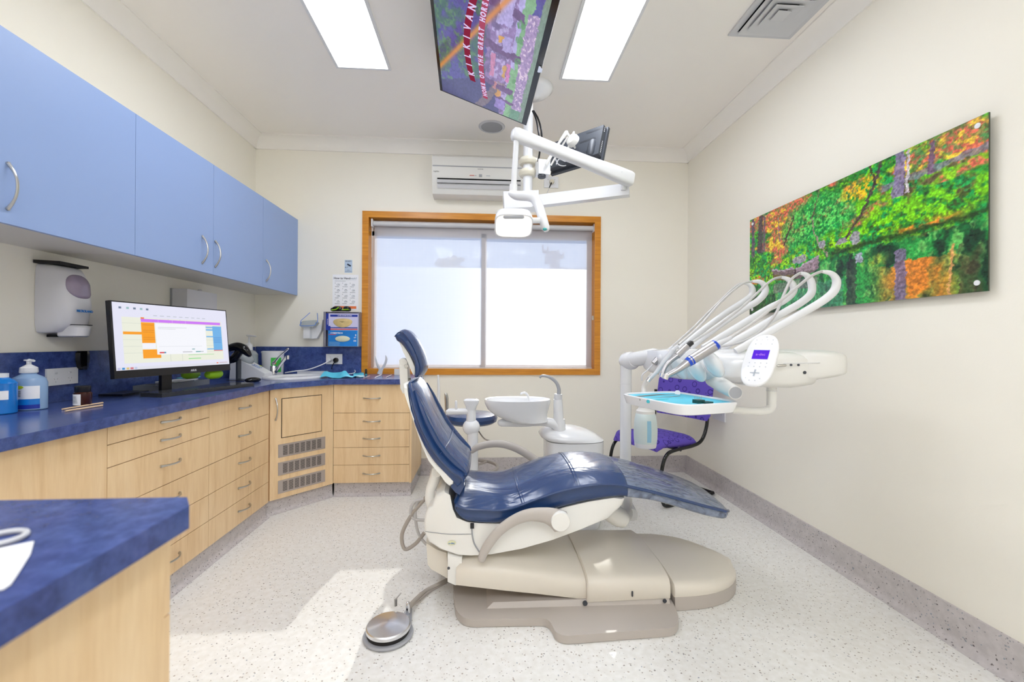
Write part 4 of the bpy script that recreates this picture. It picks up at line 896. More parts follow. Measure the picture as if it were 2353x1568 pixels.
def tool(name, lab, pts, rads, m_='steel', group='dental instruments on the blue paper'):
    b = MB(m_); b.tube(pts, rads, n=8, smooth=len(pts) > 2); return obj(name, b, label=lab, cat='instrument', group=None)
tool('dental_probe', 'silver ribbed instrument lying farthest left across the tray', [onpx(1458, 914, -.004), onpx(1512, 909, -.004), onpx(1530, 908, -.004), onpx(1550, 906, -.004)], [.006, .006, .0025, .002])
tool('dental_probe', 'thin silver instrument lying in the middle of the tray', [onpx(1470, 919, -.006), onpx(1540, 914, -.006), onpx(1562, 911, -.004)], [.003, .005, .003])
b = MB('skyliquid'); b.tube([onpx(1488, 923, -.006), onpx(1535, 920, -.006)], [.0075, .006], n=8, smooth=False); b.use('steel'); b.tube([onpx(1535, 920, -.006), onpx(1570, 916, -.004)], .002, n=6, smooth=False); obj('dental_tweezers', b, label='teal handled instrument lying nearest the front of the tray', cat='instrument')
b = MB('steel'); e = onpx(1557, 906, -.002); b.tube([onpx(1500, 912, -.005), onpx(1545, 908, -.004), e], .0018, n=6); b.use('white'); b.lathe([(.013, 0), (.013, .0015), (.0001, .0016)], e+V((0, 0, .006)), (-.25, -.75, .6), n=24); obj('dental_mirror', b, label='round dental mouth mirror on the tray, face coloured white for its reflection', cat='mirror')  # plain white disc face stands in for the reflected ceiling light
b = MB('darkgreen'); p = onpx(1612, 925, .0); q_ = onpx(1622, 930, 0); b.obox(p+V((-.012, 0, -.004)), tx, ty, (0, 0, 1), .036, .03, .030, .003); b.obox(p+V((.018, -.006, -.006)), tx, ty, (0, 0, 1), .04, .03, .020, .003); bb = obj('bur_block', b, label='dark green bur stand with fine bits on the tray', cat='bur stand')
b = MB('steel')
for k in range(4): b.tube([p+V((-.026+.009*k, .004, .005)), p+V((-.026+.009*k, .004, .024))], .0008, n=5, smooth=False)
obj('bur', b, bb)
# water bottle
YW = 2.28
wbt = thing('water_bottle', 'translucent water bottle with pale blue stripe hanging below the tray', 'bottle', PY(1483, 1028, YW))
p = PY(1483, 1028, YW); s_ = sc(p)
prof = [(18, 0), (23, 1), (24, 5), (26, 20), (26.5, 40), (25, 60), (22, 76), (20, 80)]
b = MB('bottlewhite'); b.lathe([(r*s_, h*s_) for r, h in prof], p, n=32); obj('bottle', b, wbt)
b = MB('white'); b.lathe([(18*s_, -.2*s_), (23.2*s_, .8*s_), (24.4*s_, 5*s_), (25*s_, 14*s_)], p, n=32); obj('bottle_base', b, wbt)
b = MB('cream'); b.lathe([(21*s_, 78*s_), (21*s_, 84*s_), (17*s_, 88*s_), (15*s_, 92*s_), (18*s_, 100*s_)], p, n=28); obj('bottle_cap', b, wbt)
b = MB('bluestripe'); b.loft([[p+V((r*s_*1.012*math.sin(a), -r*s_*1.012*math.cos(a), h*s_)) for a in (-.22, -.1, .02, .14)] for r, h in ((25.6, 16), (26.2, 26), (26.5, 40), (25, 60), (24.3, 64))], closed=False, caps=False); obj('level_stripe', b, wbt)
b = MB('cream'); b.tube([p+V((0, 0, 97*s_)), PY(1480, 890, YW+.06), PY(1500, 862, YW)], .014, n=10); obj('bottle_bracket', b, wbt)

# ---------------------------------------------------------------- visitor chair in the corner
f_ = V((-.886, -.463, 0)); wv = V((-.463, .886, 0))
N0 = V((1.31, 3.12, 0))
vc = thing('visitor_chair', 'purple circle-patterned visitor chair with black tube frame in the right corner', 'chair', N0-f_*.3+wv*.25)
def VC(a, c, z): return N0-f_*a+wv*c+V((0, 0, z))     # a: towards the rear, c: towards the far side
b = MB('purple'); rings = []
for q in range(11):
    a = -.02+.47*q/10; zc = .455-.03*(q/10)+(.02 if 0 < q < 10 else 0)-.018*(1 if q == 0 else 0); hw = .245 if 0 < q < 10 else .225; th = .04 if 0 < q < 10 else .022; r = []
    for k in range(20):
        t = k*2*PI/20; r.append(VC(a, .25+hw*math.copysign(abs(math.cos(t))**.5, math.cos(t)), zc+th*math.copysign(abs(math.sin(t))**.7, math.sin(t))-.02*abs(math.cos(t))**3))
    rings.append(r)
b.loft(rings); obj('seat', b, vc, angle=60)
b = MB('purple'); rings = []
for q in range(9):
    z = .60+.34*q/8; aa_ = .53+.06*(q/8); hw = .27 if 0 < q < 8 else .245; th = .022 if 0 < q < 8 else .012; r = []
    for k in range(20):
        t = k*2*PI/20; cc = math.copysign(abs(math.cos(t))**.5, math.cos(t)); r.append(VC(aa_+th*math.copysign(abs(math.sin(t))**.7, math.sin(t))-.03*cc*cc, .225+hw*cc, z))
    rings.append(r)
b.loft(rings); obj('backrest', b, vc, angle=60)
for c in (-.01, .51):
    b = MB('blackgloss'); b.tube([VC(.60, c, .014), VC(.3, c, .014), VC(.06, c, .014), VC(.0, c, .05), VC(-.02, c, .16), VC(-.01, c, .3), VC(.04, c, .39), VC(.14, c, .415), VC(.36, c, .425), VC(.455, c, .46), VC(.51, c, .56), VC(.525, c, .7), VC(.53, c, .8)], .0135, n=12, k=5); obj('side_frame', b, vc)
b = MB('blackgloss'); b.tube([VC(.60, -.01, .014), VC(.60, .51, .014)], .0135, n=12, smooth=False); b.tube([VC(.2, -.01, .41), VC(.2, .51, .41)], .0135, n=12, smooth=False); b.tube([VC(.53, -.01, .72), VC(.54, .51, .72)], .0135, n=12, smooth=False); obj('crossbar', b, vc)

# ---------------------------------------------------------------- things on and above the left bench
YW_ = D-.0005
def single(name, b, label, cat, **k): return obj(name, b, label=label, cat=cat, **k)
# desk monitor
def ptd(x, y, d):    # pixel at a distance along the view axis
    r = ray(x, y); return CAM+r*d
mA, mB = ptd(250, 868, 2.10), ptd(530, 850, 2.78)
TLm, TRm, BRm, BLm = ptd(250, 689, 2.10), ptd(519, 714, 2.78), ptd(531, 852, 2.78), ptd(266, 869, 2.10)
ux = (TRm-TLm+BRm-BLm); ux.z = 0; ux.normalize(); vy = ((TLm-BLm)+(TRm-BRm)); vy = vy-ux*vy.dot(ux); vy.normalize(); nn = ux.cross(vy)
mc = (TLm+TRm+BRm+BLm)/4; mw = ((TRm-TLm).dot(ux)+(BRm-BLm).dot(ux))/2; mh = ((TLm-BLm).dot(vy)+(TRm-BRm).dot(vy))/2
mon = thing('desk_monitor', 'black desktop monitor showing an orange and violet appointment calendar', 'monitor', V((mc.x, mc.y, ZN)))
b = MB('black'); b.obox(mc-nn*.014, ux, vy, nn, mw, mh, .024, .004); b.obox(mc-nn*.035, ux, vy, nn, mw*.6, mh*.6, .03, .01); b.use('lightgrey'); b.text("ASUS", mc+ux*mw*.12-vy*(mh*.462)-nn*.0016, ux, vy, .016, off=.0004); obj('monitor_case', b, mon)
b = MB('black'); b.obox(V((mc.x, mc.y, 0))-nn*.085+V((0, 0, 1.066)), ux, (0, 0, 1), nn, .06, .28, .02, .004); b.tube([mc-nn*.03, mc-nn*.08], .03, n=14, smooth=False); b.box(XL+.03, XL+.15, mc.y-.14, mc.y+.04, ZN+.0005, ZN+.012, .003); obj('stand', b, mon)
def desk_pic(u, v):
    o = np.ones(u.shape+(3,))*np.array([.90, .90, .97]); y = 1-v
    def r(x0, x1, y0, y1, c): o[(u >= x0) & (u < x1) & (y >= y0) & (y < y1)] = np.array(c)/255
    r(.06, .94, .21, .90, (236, 238, 222)); 
    for k in range(7): r(.21+.105*k, .2115+.105*k, .21, .9, (205, 210, 200))
    for k in range(14): r(.06, .94, .25+.05*k, .252+.05*k, (212, 216, 206))
    r(.20, .93, .225, .275, (206, 120, 246)); r(.20, .225, .205, .225, (240, 140, 60))
    for k in range(5): r(.335+.12*k, .338+.12*k, .225, .275, (226, 170, 250))
    r(.20, .305, .28, .60, (250, 160, 10)); r(.065, .20, .43, .47, (250, 160, 10)); r(.20, .305, .60, .69, (244, 244, 252)); r(.20, .34, .70, .84, (250, 160, 10)); r(.34, .46, .77, .78, (240, 150, 40))
    r(.84, .935, .30, .73, (110, 178, 232)); r(.77, .84, .31, .335, (120, 184, 236)); r(.77, .84, .355, .38, (120, 184, 236)); r(.77, .84, .475, .50, (120, 184, 236)); r(.77, .84, .70, .72, (120, 184, 236)); r(.84, .935, .73, .74, (230, 60, 60))
    r(.58, .84, .80, .81, (110, 210, 120)); r(.58, .70, .86, .875, (110, 220, 120))
    for k in range(10): r(.21, .30, .29+.028*k, .293+.028*k, (200, 120, 10)); r(.845, .93, .32+.03*k, .323+.03*k, (60, 120, 200))
    r(.31, .765, .285, .785, (246, 247, 253)); r(.31, .765, .285, .288, (214, 216, 224)); r(.33, .58, .345, .35, (190, 194, 204)); r(.33, .48, .37, .374, (196, 200, 210)); r(.33, .72, .655, .658, (220, 222, 230))
    r(.33, .37, .745, .765, (220, 80, 90)); r(.37, .385, .745, .765, (80, 150, 180)); r(.62, .645, .70, .715, (70, 150, 150)); r(.53, .62, .745, .762, (200, 200, 206)); r(.655, .70, .745, .76, (110, 170, 170)); r(.70, .73, .745, .76, (196, 200, 206))
    for k in range(9): r(.30+.055*k, .332+.055*k, .165, .175, (190, 196, 206))
    for k, x in enumerate((.045, .10, .15, .20, .245)): r(x, x+.018, .065, .09, (110, 126, 150) if k % 2 == 0 else (150, 190, 190))
    r(0, 1, .125, .128, (214, 216, 226)); r(0, 1, .955, 1, (225, 226, 236)); 
    for k, c in enumerate(((190, 190, 230), (40, 140, 210), (226, 196, 110), (210, 120, 130), (190, 200, 230))): r(.01+.03*k, .03+.03*k, .96, .99, c)
    r(.86, .88, .955, .975, (240, 110, 60)); r(.89, .98, .955, .97, (196, 170, 180))
    return o
w0, h0 = mw/2-.008, mh/2-.006; lowb = mh*.085
painted('screen', desk_pic, (mc-ux*w0-vy*(h0-lowb)+nn*.0012-nn*.0021+nn*.0015, mc+ux*w0-vy*(h0-lowb)+nn*.0006, mc+ux*w0+vy*h0+nn*.0006, mc-ux*w0+vy*h0+nn*.0006), 260, 170, 'screen', mon)
# helper: lathe thing standing on the bench at pixel x, bottom y
def stand(x, y, z=ZN): p = PZ(x, y, z+.0005); return p, sc(p)
# blue pump bottle + its neighbour at the left edge
p = PX(66, 900, -1.93); p.z = ZN+.0005; s_ = sc(p)*.92; t = thing('sanitiser_bottle', 'large pump bottle with blue swoosh label, left end of the bench', 'bottle', p)
b = MB('bluegrey'); b.loft([[p+V((rx*s_*math.cos(a), ry*s_*math.sin(a), h*s_)) for a in (q*2*PI/28 for q in range(28))] for h, rx, ry in ((0, 36, 26), (2, 38, 28), (66, 38, 28), (78, 34, 25), (84, 22, 18), (88, 14, 14), (92, 14, 14))]); obj('bottle', b, t)
b = MB('clearblue'); 
def wrap(b, h0, h1, a0, a1, k=1.02, rx=38, ry=28, n=10): 
    b.loft([[p+V((rx*k*s_*math.sin(a0+(a1-a0)*q/n), -ry*k*s_*math.cos(a0+(a1-a0)*q/n), h*s_)) for q in range(n+1)] for h in (h0, h1)], closed=False, caps=False)
wrap(b, 4, 28, -.9, 1.2); b.use('navy'); wrap(b, 4, 14, -.1, 1.2, 1.03); b.use('clearblue'); wrap(b, 60, 78, -1.5, -.4, 1.02); b.use('paper'); wrap(b, 28, 60, -1.0, 1.2, 1.015); obj('label', b, t)
b = MB('yellowgreen'); c = p+V((-.0, -28*1.06*s_, 57*s_))
b.lathe([(12*s_, 0), (12*s_, .0015), (.0001, .002)], c+V((.004, 0, 0)), (.25, -1, 0), sx=1, sy_=.36, xdir=(1, .25, 0)); b.use('ink')
for k in range(4): b.obox(c+V((0, -.001, -(10+4*k)*s_)), (1, .1, 0), (0, 0, 1), (0, 1, 0), 20*s_, 1.2*s_, .001)
obj('printed_badge', b, t)
b = MB('white'); b.lathe([(16*s_, 91*s_), (17*s_, 93*s_), (16*s_, 104*s_), (7*s_, 110*s_), (4.5*s_, 112*s_), (4.5*s_, 120*s_), (9*s_, 121*s_), (9*s_, 124*s_)], p, n=24); b.tube([p+V((0, 0, 122*s_)), p+V((18*s_, -.01, 121*s_))], [4*s_, 2.5*s_], n=8, smooth=False); obj('pump', b, t)
p = PX(0, 900, -1.93); p.z = ZN+.0005; s_ = sc(p)*.92; t = thing('sanitiser_bottle', 'bright blue clear bottle cut by the left edge of the photo', 'bottle', p)
b = MB('clearblue'); b.loft([[p+V((rx*s_*math.cos(a), ry*s_*math.sin(a), h*s_)) for a in (q*2*PI/24 for q in range(24))] for h, rx, ry in ((0, 30, 26), (2, 32, 28), (76, 32, 28), (84, 26, 20), (90, 16, 14))]); obj('bottle', b, t)
b = MB('paper'); wrap(b, 36, 58, -1.2, 1.2, 1.02, 32, 28); obj('label', b, t)
b = MB('white'); b.lathe([(15*s_, 88*s_), (15*s_, 100*s_), (.001, 101*s_)], p); obj('cap', b, t)
# double outlet on splashback
XSB = XL+.0175
def outlet(name, x0, x1, y0, y1, fn, lab, r_, n_, par=None):
    a, c = fn(x0, y1), fn(x1, y0); m_ = (a+c)/2; w_ = abs((c-a).dot(V(r_))); h_ = abs(c.z-a.z)
    t = thing(name, lab, 'power outlet', m_); n_ = V(n_); r_ = V(r_)
    b = MB('white'); b.obox(m_+n_*.005, r_, (0, 0, 1), n_, w_, h_, .009, .0025); obj('face_plate', b, t)
    for sx_ in (-.23, .23):
        b = MB('lightgrey'); c_ = m_+r_*(sx_*w_)+n_*.0098
        b.obox(c_+V((0, 0, h_*.22)), r_, (0, 0, 1), n_, .012, .008, .004, .001); b.use('grey')
        for dx, dz, ro in ((-.007, -.004, .5), (.007, -.004, -.5), (0, -.018, 0)):
            b.obox(c_+r_*dx+V((0, 0, dz-.006)), r_*math.cos(ro)+V((0, 0, math.sin(ro))), V((0, 0, math.cos(ro)))-r_*math.sin(ro), n_, .0018, .007, .0006)
        obj('socket', b, t)
    return t, m_, w_, h_
outlet('power_outlet', 103, 175, 844, 888, lambda x, y: PX(x, y, XSB), 'white double power outlet on the left splashback beside the soap bottle', (0, 1, 0), (1, 0, 0))
# black hook object on the splashback
p = PX(187, 826, XSB+.012); b = MB('blackgloss'); b.loft([[p+V((x, yy*k, z)) for x, yy in ((0, -1), (.018, -.8), (.028, 0), (.018, .8), (0, 1))] for z, k in ((-.052, .010), (-.04, .024), (.0, .033), (.032, .032), (.042, .022))]); single('wall_clip', b, 'small glossy black clip on the splashback above the amber bottle', 'clip')
# amber bottle
p, s_ = stand(190, 933); t = thing('medicine_bottle', 'small amber glass bottle with white label and black cap on left bench', 'bottle', p)
b = MB('brownglass'); b.lathe([(15*s_, 0), (16*s_, 1.5*s_), (16*s_, 30*s_), (11*s_, 34*s_)], p, n=28); obj('bottle', b, t)
b = MB('paper'); b.loft([[p+V((16.4*s_*math.sin(a), -16.4*s_*math.cos(a), h*s_)) for a in (-2.0+.25*q for q in range(11))] for h in (3, 28)], closed=False, caps=False); b.use('ink')
for k in range(4): b.obox(p+V((-.2*16.8*s_, -16.7*s_, (9+4.5*k)*s_)), (1, -.1, 0), (0, 0, 1), (0, 1, 0), (14-2*k)*s_, .8*s_, .0005)
obj('label', b, t)
b = MB('black'); b.lathe([(13.5*s_, 32*s_), (14*s_, 33*s_), (14*s_, 45*s_), (13*s_, 46*s_), (.001, 46*s_)], p, n=28); obj('cap', b, t)
for k, (a, c, lab) in enumerate((((143, 941), (236, 926), 'pale wooden stick beside the amber bottle, the farther of two'), ((150, 945), (235, 932), 'pale wooden stick beside the amber bottle, the nearer of two'))):
    b = MB('stick'); b.tube([PZ(*a, ZN+.0045), PZ(*c, ZN+.0045)], [.0035, .004], n=8, smooth=False); single('wooden_stick', b, lab, 'stick', group=None)
# soap dispenser on wall
t = thing('soap_dispenser', 'grey white wall soap dispenser with oval window, above the left bench', 'soap dispenser', V((XL+.07, 2.2, 1.23)))
def PR(y_, z_, x_): return V((x_, y_, z_))
yl, yr = 2.118, 2.285; zt_, zb_ = 1.562, 1.235
b = MB('dispenser'); rings = []
for z, dpt, wsc in ((zb_+.012, .05, .80), (zb_+.02, .085, .92), (zb_+.06, .125, .99), (zb_+.15, .14, 1), (zb_+.25, .128, .98), (zt_-.03, .105, .96), (zt_-.008, .09, .93), (zt_, .07, .88)):
    r = []; yc_ = (yl+yr)/2; hw = (yr-yl)/2*wsc
    for q in range(26):
        t_ = -PI/2+PI*q/25; r.append(V((XL+.002+dpt*max(0, math.cos(t_))**.6, yc_+hw*math.copysign(abs(math.sin(t_))**.6, math.sin(t_)), z)))
    rings.append(r)
b.loft(rings); obj('body', b, t, angle=50)
M['smoke'] = mat('smoky_window', (150, 138, 160), .12)
def dsurf(y_, z):
    zs_ = [(zb_+.012, .05, .80), (zb_+.02, .085, .92), (zb_+.06, .125, .99), (zb_+.15, .14, 1), (zb_+.25, .128, .98), (zt_-.03, .105, .96), (zt_, .07, .88)]
    for i in range(len(zs_)-1):
        if zs_[i][0] <= z <= zs_[i+1][0] or i == len(zs_)-2:
            q = min(1, max(0, (z-zs_[i][0])/(zs_[i+1][0]-zs_[i][0]))); dp = zs_[i][1]*(1-q)+zs_[i+1][1]*q; hw = (yr-yl)/2*(zs_[i][2]*(1-q)+zs_[i+1][2]*q); break
    k = min(.9999, abs(y_-(yl+yr)/2)/hw)**(1/.6); return XL+.002+dp*(1-k*k)**.3
b = MB('smoke'); rgs = []
for f_, o in ((1.0, -.004), (1.0, .0015), (.94, .004), (.7, .0055), (.4, .006), (.05, .006)):
    r = []
    for q in range(30):
        a = q*2*PI/30; y_ = 2.200+.060*f_*math.copysign(abs(math.cos(a))**.8, math.cos(a)); z = 1.468+.056*f_*math.copysign(abs(math.sin(a))**.8, math.sin(a)); r.append(V((dsurf(y_, z)+o, y_, z)))
    rgs.append(r)
b.loft(rgs); obj('level_window', b, t, angle=60)
b = MB('dispenser'); b.loft([[V((XL+.06+.09*max(0, math.cos(a))**.6*k, 2.212+.052*k*math.sin(a), z)) for a in (-PI/2+PI*q/16 for q in range(17))] for z, k in ((zb_-.005, .82), (zb_+.0, .95), (zb_+.04, 1.02), (zb_+.05, .9))]); b.use('slot'); b.tube([V((XL+.062+.093*max(0, math.cos(a))**.6, 2.212+.054*math.sin(a), zb_+.052+.0*abs(math.sin(a)))) for a in (-1.3+2.6*q/12 for q in range(13))], .0018, n=5, k=1); obj('push_bar', b, t)
b = MB('slot'); b.box(XL+.015, XL+.06, 2.16, 2.24, zb_-.006, zb_+.006, .003); obj('nozzle', b, t)
b = MB('inkblue'); b.text("MICROLAND", V((XL+.1455, 2.203, 1.352)), (0, 1, 0), (0, 0, 1), .0150, off=.0005, ext=.0006, spacing=.95); obj('lettering', b, t)
a0, a1 = V((XL+.05, 2.08, zt_+.012)), V((XL+.10, 2.27, zt_+.012))
b = MB('blackmatt'); b.hexa([(XL+.012, 2.10, zt_+.001), (XL+.108, 2.12, zt_+.001), (XL+.108, 2.265, zt_+.001), (XL+.012, 2.275, zt_+.001), (XL+.012, 2.10, zt_+.016), (XL+.108, 2.12, zt_+.014), (XL+.108, 2.265, zt_+.012), (XL+.012, 2.275, zt_+.013)], .005, 2); single('black_tray', b, 'thin black item lying on top of the soap dispenser', 'case')
# paper towel dispenser
p0, p1 = PX(420, 662, XL), PX(497, 712, XL+.1)
t = thing('paper_towel_dispenser', 'light grey paper towel dispenser on the left wall behind the monitor', 'towel dispenser', V((XL, 3.2, 1.3)))
ya, yb2 = PX(428, 700, XL+.10).y, PX(497, 700, XL+.10).y; zt2 = PX(430, 664, XL+.10).z
b = MB('dispenser'); b.box(XL+.006, XL+.105, ya, yb2, zt2-.30, zt2, .016, 3); obj('cover', b, t)
b = MB('grey'); b.box(XL+.0002, XL+.012, ya-.004, yb2+.004, zt2-.30, zt2+.002, .004); obj('back_plate', b, t)
b = MB('lightgrey'); b.ell(V((XL+.085, (ya+yb2)/2, zt2+.004)), (.012, .018, .012)); obj('latch', b, t)
# keyboard
t = thing('keyboard', 'black computer keyboard under clear film in front of the monitor', 'keyboard', PZ(480, 890, ZN))
k0, k1 = PZ(372, 909, ZN+.012), PZ(582, 884, ZN+.012); k0.z = k1.z = ZN; ku = (k1-k0); kl = ku.length; ku.normalize(); kn = V((-ku.y, ku.x, 0)); 
if kn.x > 0: kn = -kn
kw = .14; kc = k0+ku*kl/2+kn*kw/2+V((0, 0, .010))
b = MB('black'); b.obox(kc, ku, kn, (0, 0, 1), kl, kw, .018, .005); obj('keyboard_case', b, t)
b = MB('darkgrey')
for i in range(5):
    for j in range(15): b.obox(kc+ku*(-kl*.46+kl*.92*j/14)+kn*(-kw*.36+kw*.72*i/4)+V((0, 0, .0105)), ku, kn, (0, 0, 1), kl*.052, kw*.15, .004, 0)
obj('keys', b, t, kind='stuff')
b = MB('thinfilm'); b.obox(kc+V((0, 0, .002)), ku, kn, (0, 0, 1), kl*1.015, kw*1.05, .024, .006); obj('protective_film', b, t, label='clear protective film')
# papers, pouches
rg = random.Random(5); tx0, tx1, ty0, ty1 = -2.0, -1.855, 2.63, 3.09
b = MB('clearbag'); b.box(tx0, tx1, ty0, ty1, ZN+.0005, ZN+.004); b.box(tx0, tx0+.003, ty0, ty1, ZN+.004, ZN+.035); b.box(tx1-.003, tx1, ty0, ty1, ZN+.004, ZN+.035); b.box(tx0, tx1, ty0, ty0+.003, ZN+.004, ZN+.035); b.box(tx0, tx1, ty1-.003, ty1, ZN+.004, ZN+.035); single('plastic_tray', b, 'clear plastic letter tray under the monitor', 'tray')
labs = ['white paper sheet lowest in the clear tray under the monitor', 'clear plastic sleeve second lowest in the clear tray', 'white paper sheet midway up the pile in the clear tray', 'clear plastic sleeve near the top of the pile in the clear tray', 'small white note topmost of the pile in the clear tray']
for k in range(5):
    a = rg.uniform(-.12, .12); r2 = V((math.sin(a), math.cos(a), 0)); b = MB('clearbag' if k % 2 else 'paper')
    b.obox(V(((tx0+tx1)/2+rg.uniform(-.008, .008)+(.02 if k == 4 else 0), 2.86+rg.uniform(-.05, .05), ZN+.010+.0085*k)), r2, V((r2.y, -r2.x, 0)), (0, 0, 1), .34-.03*k, .11, .005, .001, 1); single('document_sleeve', b, labs[k], 'paper')
b = MB('cyan'); b.obox(V((-1.93, 3.0, ZN+.052)), (.1, 1, 0), (1, -.1, 0), (0, 0, 1), .12, .07, .003); single('paper_slip', b, 'pale teal paper slip on the pile beneath the monitor corner', 'paper')
# green rolls
for (x, y, lab) in ((440, 872, 'lime green rounded object under the monitor, left one'), (493, 868, 'lime green rounded object under the monitor, right one')):
    p = PZ(x, 872, ZN+.055); p = V((max(p.x, XL+.07), p.y, ZN+.0555)); b = MB('lime'); b.tube([p+V((-.01, -.03, .031)), p+V((.0, .03, .031))], [.028, .03], n=20, smooth=False, rnd=True); single('green_case', b, lab, 'case')
# mouse
p = PZ(581, 878, ZN); t = thing('computer_mouse', 'glossy black computer mouse by the sink', 'mouse', p)
b = MB('blackgloss'); b.ell(p+V((0, 0, .014)), (.033, .055, .020), axes=((.8, -.6, 0), (.6, .8, 0), (0, 0, 1))); obj('mouse_body', b, t)
b = MB('black'); b.tube([p+V((-.02, .04, .01)), p+V((-.1, .05, .006)), p+V((-.2, .03, .006))], .0025, n=6); obj('cable', b, t)
# black scanner on stand
YS = PZ(548, 876, ZN).y
t = thing('barcode_scanner', 'black handheld scanner held in an upright grey stand right of monitor', 'scanner', PZ(548, 876, ZN))
b = MB('darkgrey'); bs = PZ(548, 876, ZN); b.tube([bs+V((-.0, 0, .0)), bs+V((-.0, 0, .16))], .017, n=12, smooth=False); b.tube([bs+V((0, 0, .006)), bs+V((.03, -.02, .006)), bs+V((.05, -.02, .006))], [.016, .012, .008], n=8); obj('stand', b, t)
b = MB('blackgloss'); g = lambda x, y: PY(x, y, bs.y-.02)
b.tube([g(528, 800), g(545, 797), g(560, 803), g(572, 815)], [.026, .032, .034, .02], n=14, rnd=True); b.tube([g(532, 828), g(540, 822), g(552, 806)], [.025, .03, .026], n=14, rnd=True); obj('scanner_head', b, t)
# amalgamator
bs = PZ(580, 866, ZN)
t = thing('amalgam_mixer', 'white sloped dental mixer with clear lid and button panel by the sink', 'mixer', bs)
Ym = 3.5; g = lambda x, y, Y=Ym: PY(x, y, Y)
b = MB('white'); b.prism([V((g(527, 866).x, Ym, ZN+.0005)), V((g(608, 862).x, Ym, ZN+.0005)), g(608, 859), g(552, 828), g(530, 826)], (0, .13, 0), .005); obj('mixer_body', b, t)
nrm = (g(552, 828)-g(614, 857)); nrm.y = 0; nrm = V((-nrm.z, 0, nrm.x)).normalized()
if nrm.z < 0: nrm = -nrm
al = (g(552, 828)-g(614, 857)).normalized(); b = MB('inkblue'); c_ = g(583, 843)+V((0, .05, 0))+nrm*.001
for i in range(2):
    for j in range(5): b.obox(c_+al*(.028-.014*j)+V((0, -.02+.035*i, 0)), al, (0, 1, 0), nrm, .008, .014, .001)
b.use('yellowgreen'); b.obox(c_+V((0, .055, 0)), al, (0, 1, 0), nrm, .014, .02, .001); obj('button_panel', b, t)
b = MB('clearlid'); q = g(562, 822, Ym+.06); b.ell(q, (.075, .065, .045), axes=((.85, 0, -.5), (0, 1, 0), (.5, 0, .85)), n=24); obj('clear_lid', b, t, label='frosted clear lid')
# hand wash bottle behind
p = PY(572, 850, 3.78); p = V((p.x, p.y, ZN+.0005)); s_ = sc(p)
t = thing('hand_sanitiser', 'clear turquoise hand sanitiser pump bottle in the corner behind the mixer', 'bottle', p)
b = MB('skyliquid'); b.lathe([(17*s_, 0), (18*s_, 1*s_), (18*s_, 46*s_)], p); obj('liquid', b, t)
b = MB('clearlid'); b.lathe([(17.5*s_, 0), (18.6*s_, 1*s_), (18.6*s_, 50*s_), (14*s_, 56*s_), (8*s_, 59*s_)], p); obj('bottle', b, t)
b = MB('white'); b.lathe([(7.5*s_, 59*s_), (7.8*s_, 60*s_), (7*s_, 72*s_), (3*s_, 76*s_), (2*s_, 77*s_), (2*s_, 92*s_)], p); b.tube([p+V((-4*s_, 0, 93*s_)), p+V((16*s_, -.01, 91*s_))], [2.6*s_, 1.6*s_], n=8, smooth=False, rnd=True); obj('pump', b, t)
# white tub
p = PY(627, 862, 3.86); p = V((p.x, p.y, ZN+.0005)); s_ = sc(p)
t = thing('wipes_tub', 'tall white plastic tub with green label behind the tap', 'tub', p); ht = (PY(627, 808, p.y).z-ZN)
b = MB('white'); b.lathe([(20*s_, 0), (21.5*s_, .004), (23*s_, ht-.012)], p, n=36); obj('tub', b, t)
b = MB('white'); b.lathe([(24*s_, ht-.012), (24*s_, ht), (22*s_, ht+.003), (.001, ht+.003)], p, n=36); obj('lid', b, t)
b = MB('green'); b.loft([[p+V((22.9*s_*math.sin(a), -22.9*s_*math.cos(a), z)) for a in (.25, .5, .75, 1.0, 1.25)] for z in (.03, ht*.75)], closed=False, caps=False); obj('label', b, t)
# sink (drop-in oval basin with rim)
sk = thing('sink', 'white oval drop-in hand basin set in the corner worktop', 'sink', V((-1.5, 3.62, ZN)))
c_ = V(((PZ(598, 872, ZN).x+PZ(733, 868, ZN).x)/2-.02, 3.60, .9)); c_ = V((-1.50, 3.60, ZN+.0005))
sd_ = du.copy(); sn_ = V((-sd_.y, sd_.x, 0))
def srg(f, z, a=.235, bb_=.19, n=48): return [c_+sd_*(a*f*math.copysign(abs(math.cos(t))**.85, math.cos(t)))+sn_*(bb_*f*math.copysign(abs(math.sin(t))**.85, math.sin(t)))+V((0, 0, z)) for t in (q*2*PI/n for q in range(n))]
b = MB('whiteenam'); b.loft([srg(1, .0), srg(1.0, .010), srg(.98, .017), srg(.92, .018), srg(.84, .012), srg(.80, .004), srg(.5, .0025), srg(.05, .002)]); obj('basin', b, sk, angle=60)
b = MB('steel'); b.lathe([(.018, 0), (.018, .003), (.001, .003)], c_+V((0, 0, .003)), n=20); obj('drain', b, sk)
# mixer tap
tp = PZ(628, 862, ZN+.018); tp = V((PY(628, 862, 3.70).x, 3.70, ZN)); t = thing('mixer_tap', 'chrome lever mixer tap behind the oval basin', 'tap', tp); Yt = tp.y
g = lambda x, y, Y=Yt: PY(x, y, Y)
b = MB('chrome'); b.lathe([(.026, 0), (.026, .01), (.023, .014), (.023, .085), (.020, .09)], V((tp.x, tp.y, ZN+.001)), n=28); obj('body', b, t)
b = MB('chrome'); b.tube([g(633, 855), g(645, 838, Yt-.03), g(655, 825, Yt-.07), g(660, 820, Yt-.09)], [.014, .012, .012, .012], n=12); b.tube([g(661, 817, Yt-.095), g(661, 826, Yt-.095)], .013, n=12, smooth=False); obj('spout', b, t)
b = MB('chrome'); b.tube([g(628, 836), g(640, 822), g(662, 802, Yt-.02)], [.014, .008, .007], n=10, flat=.6, rnd=True); obj('lever', b, t)
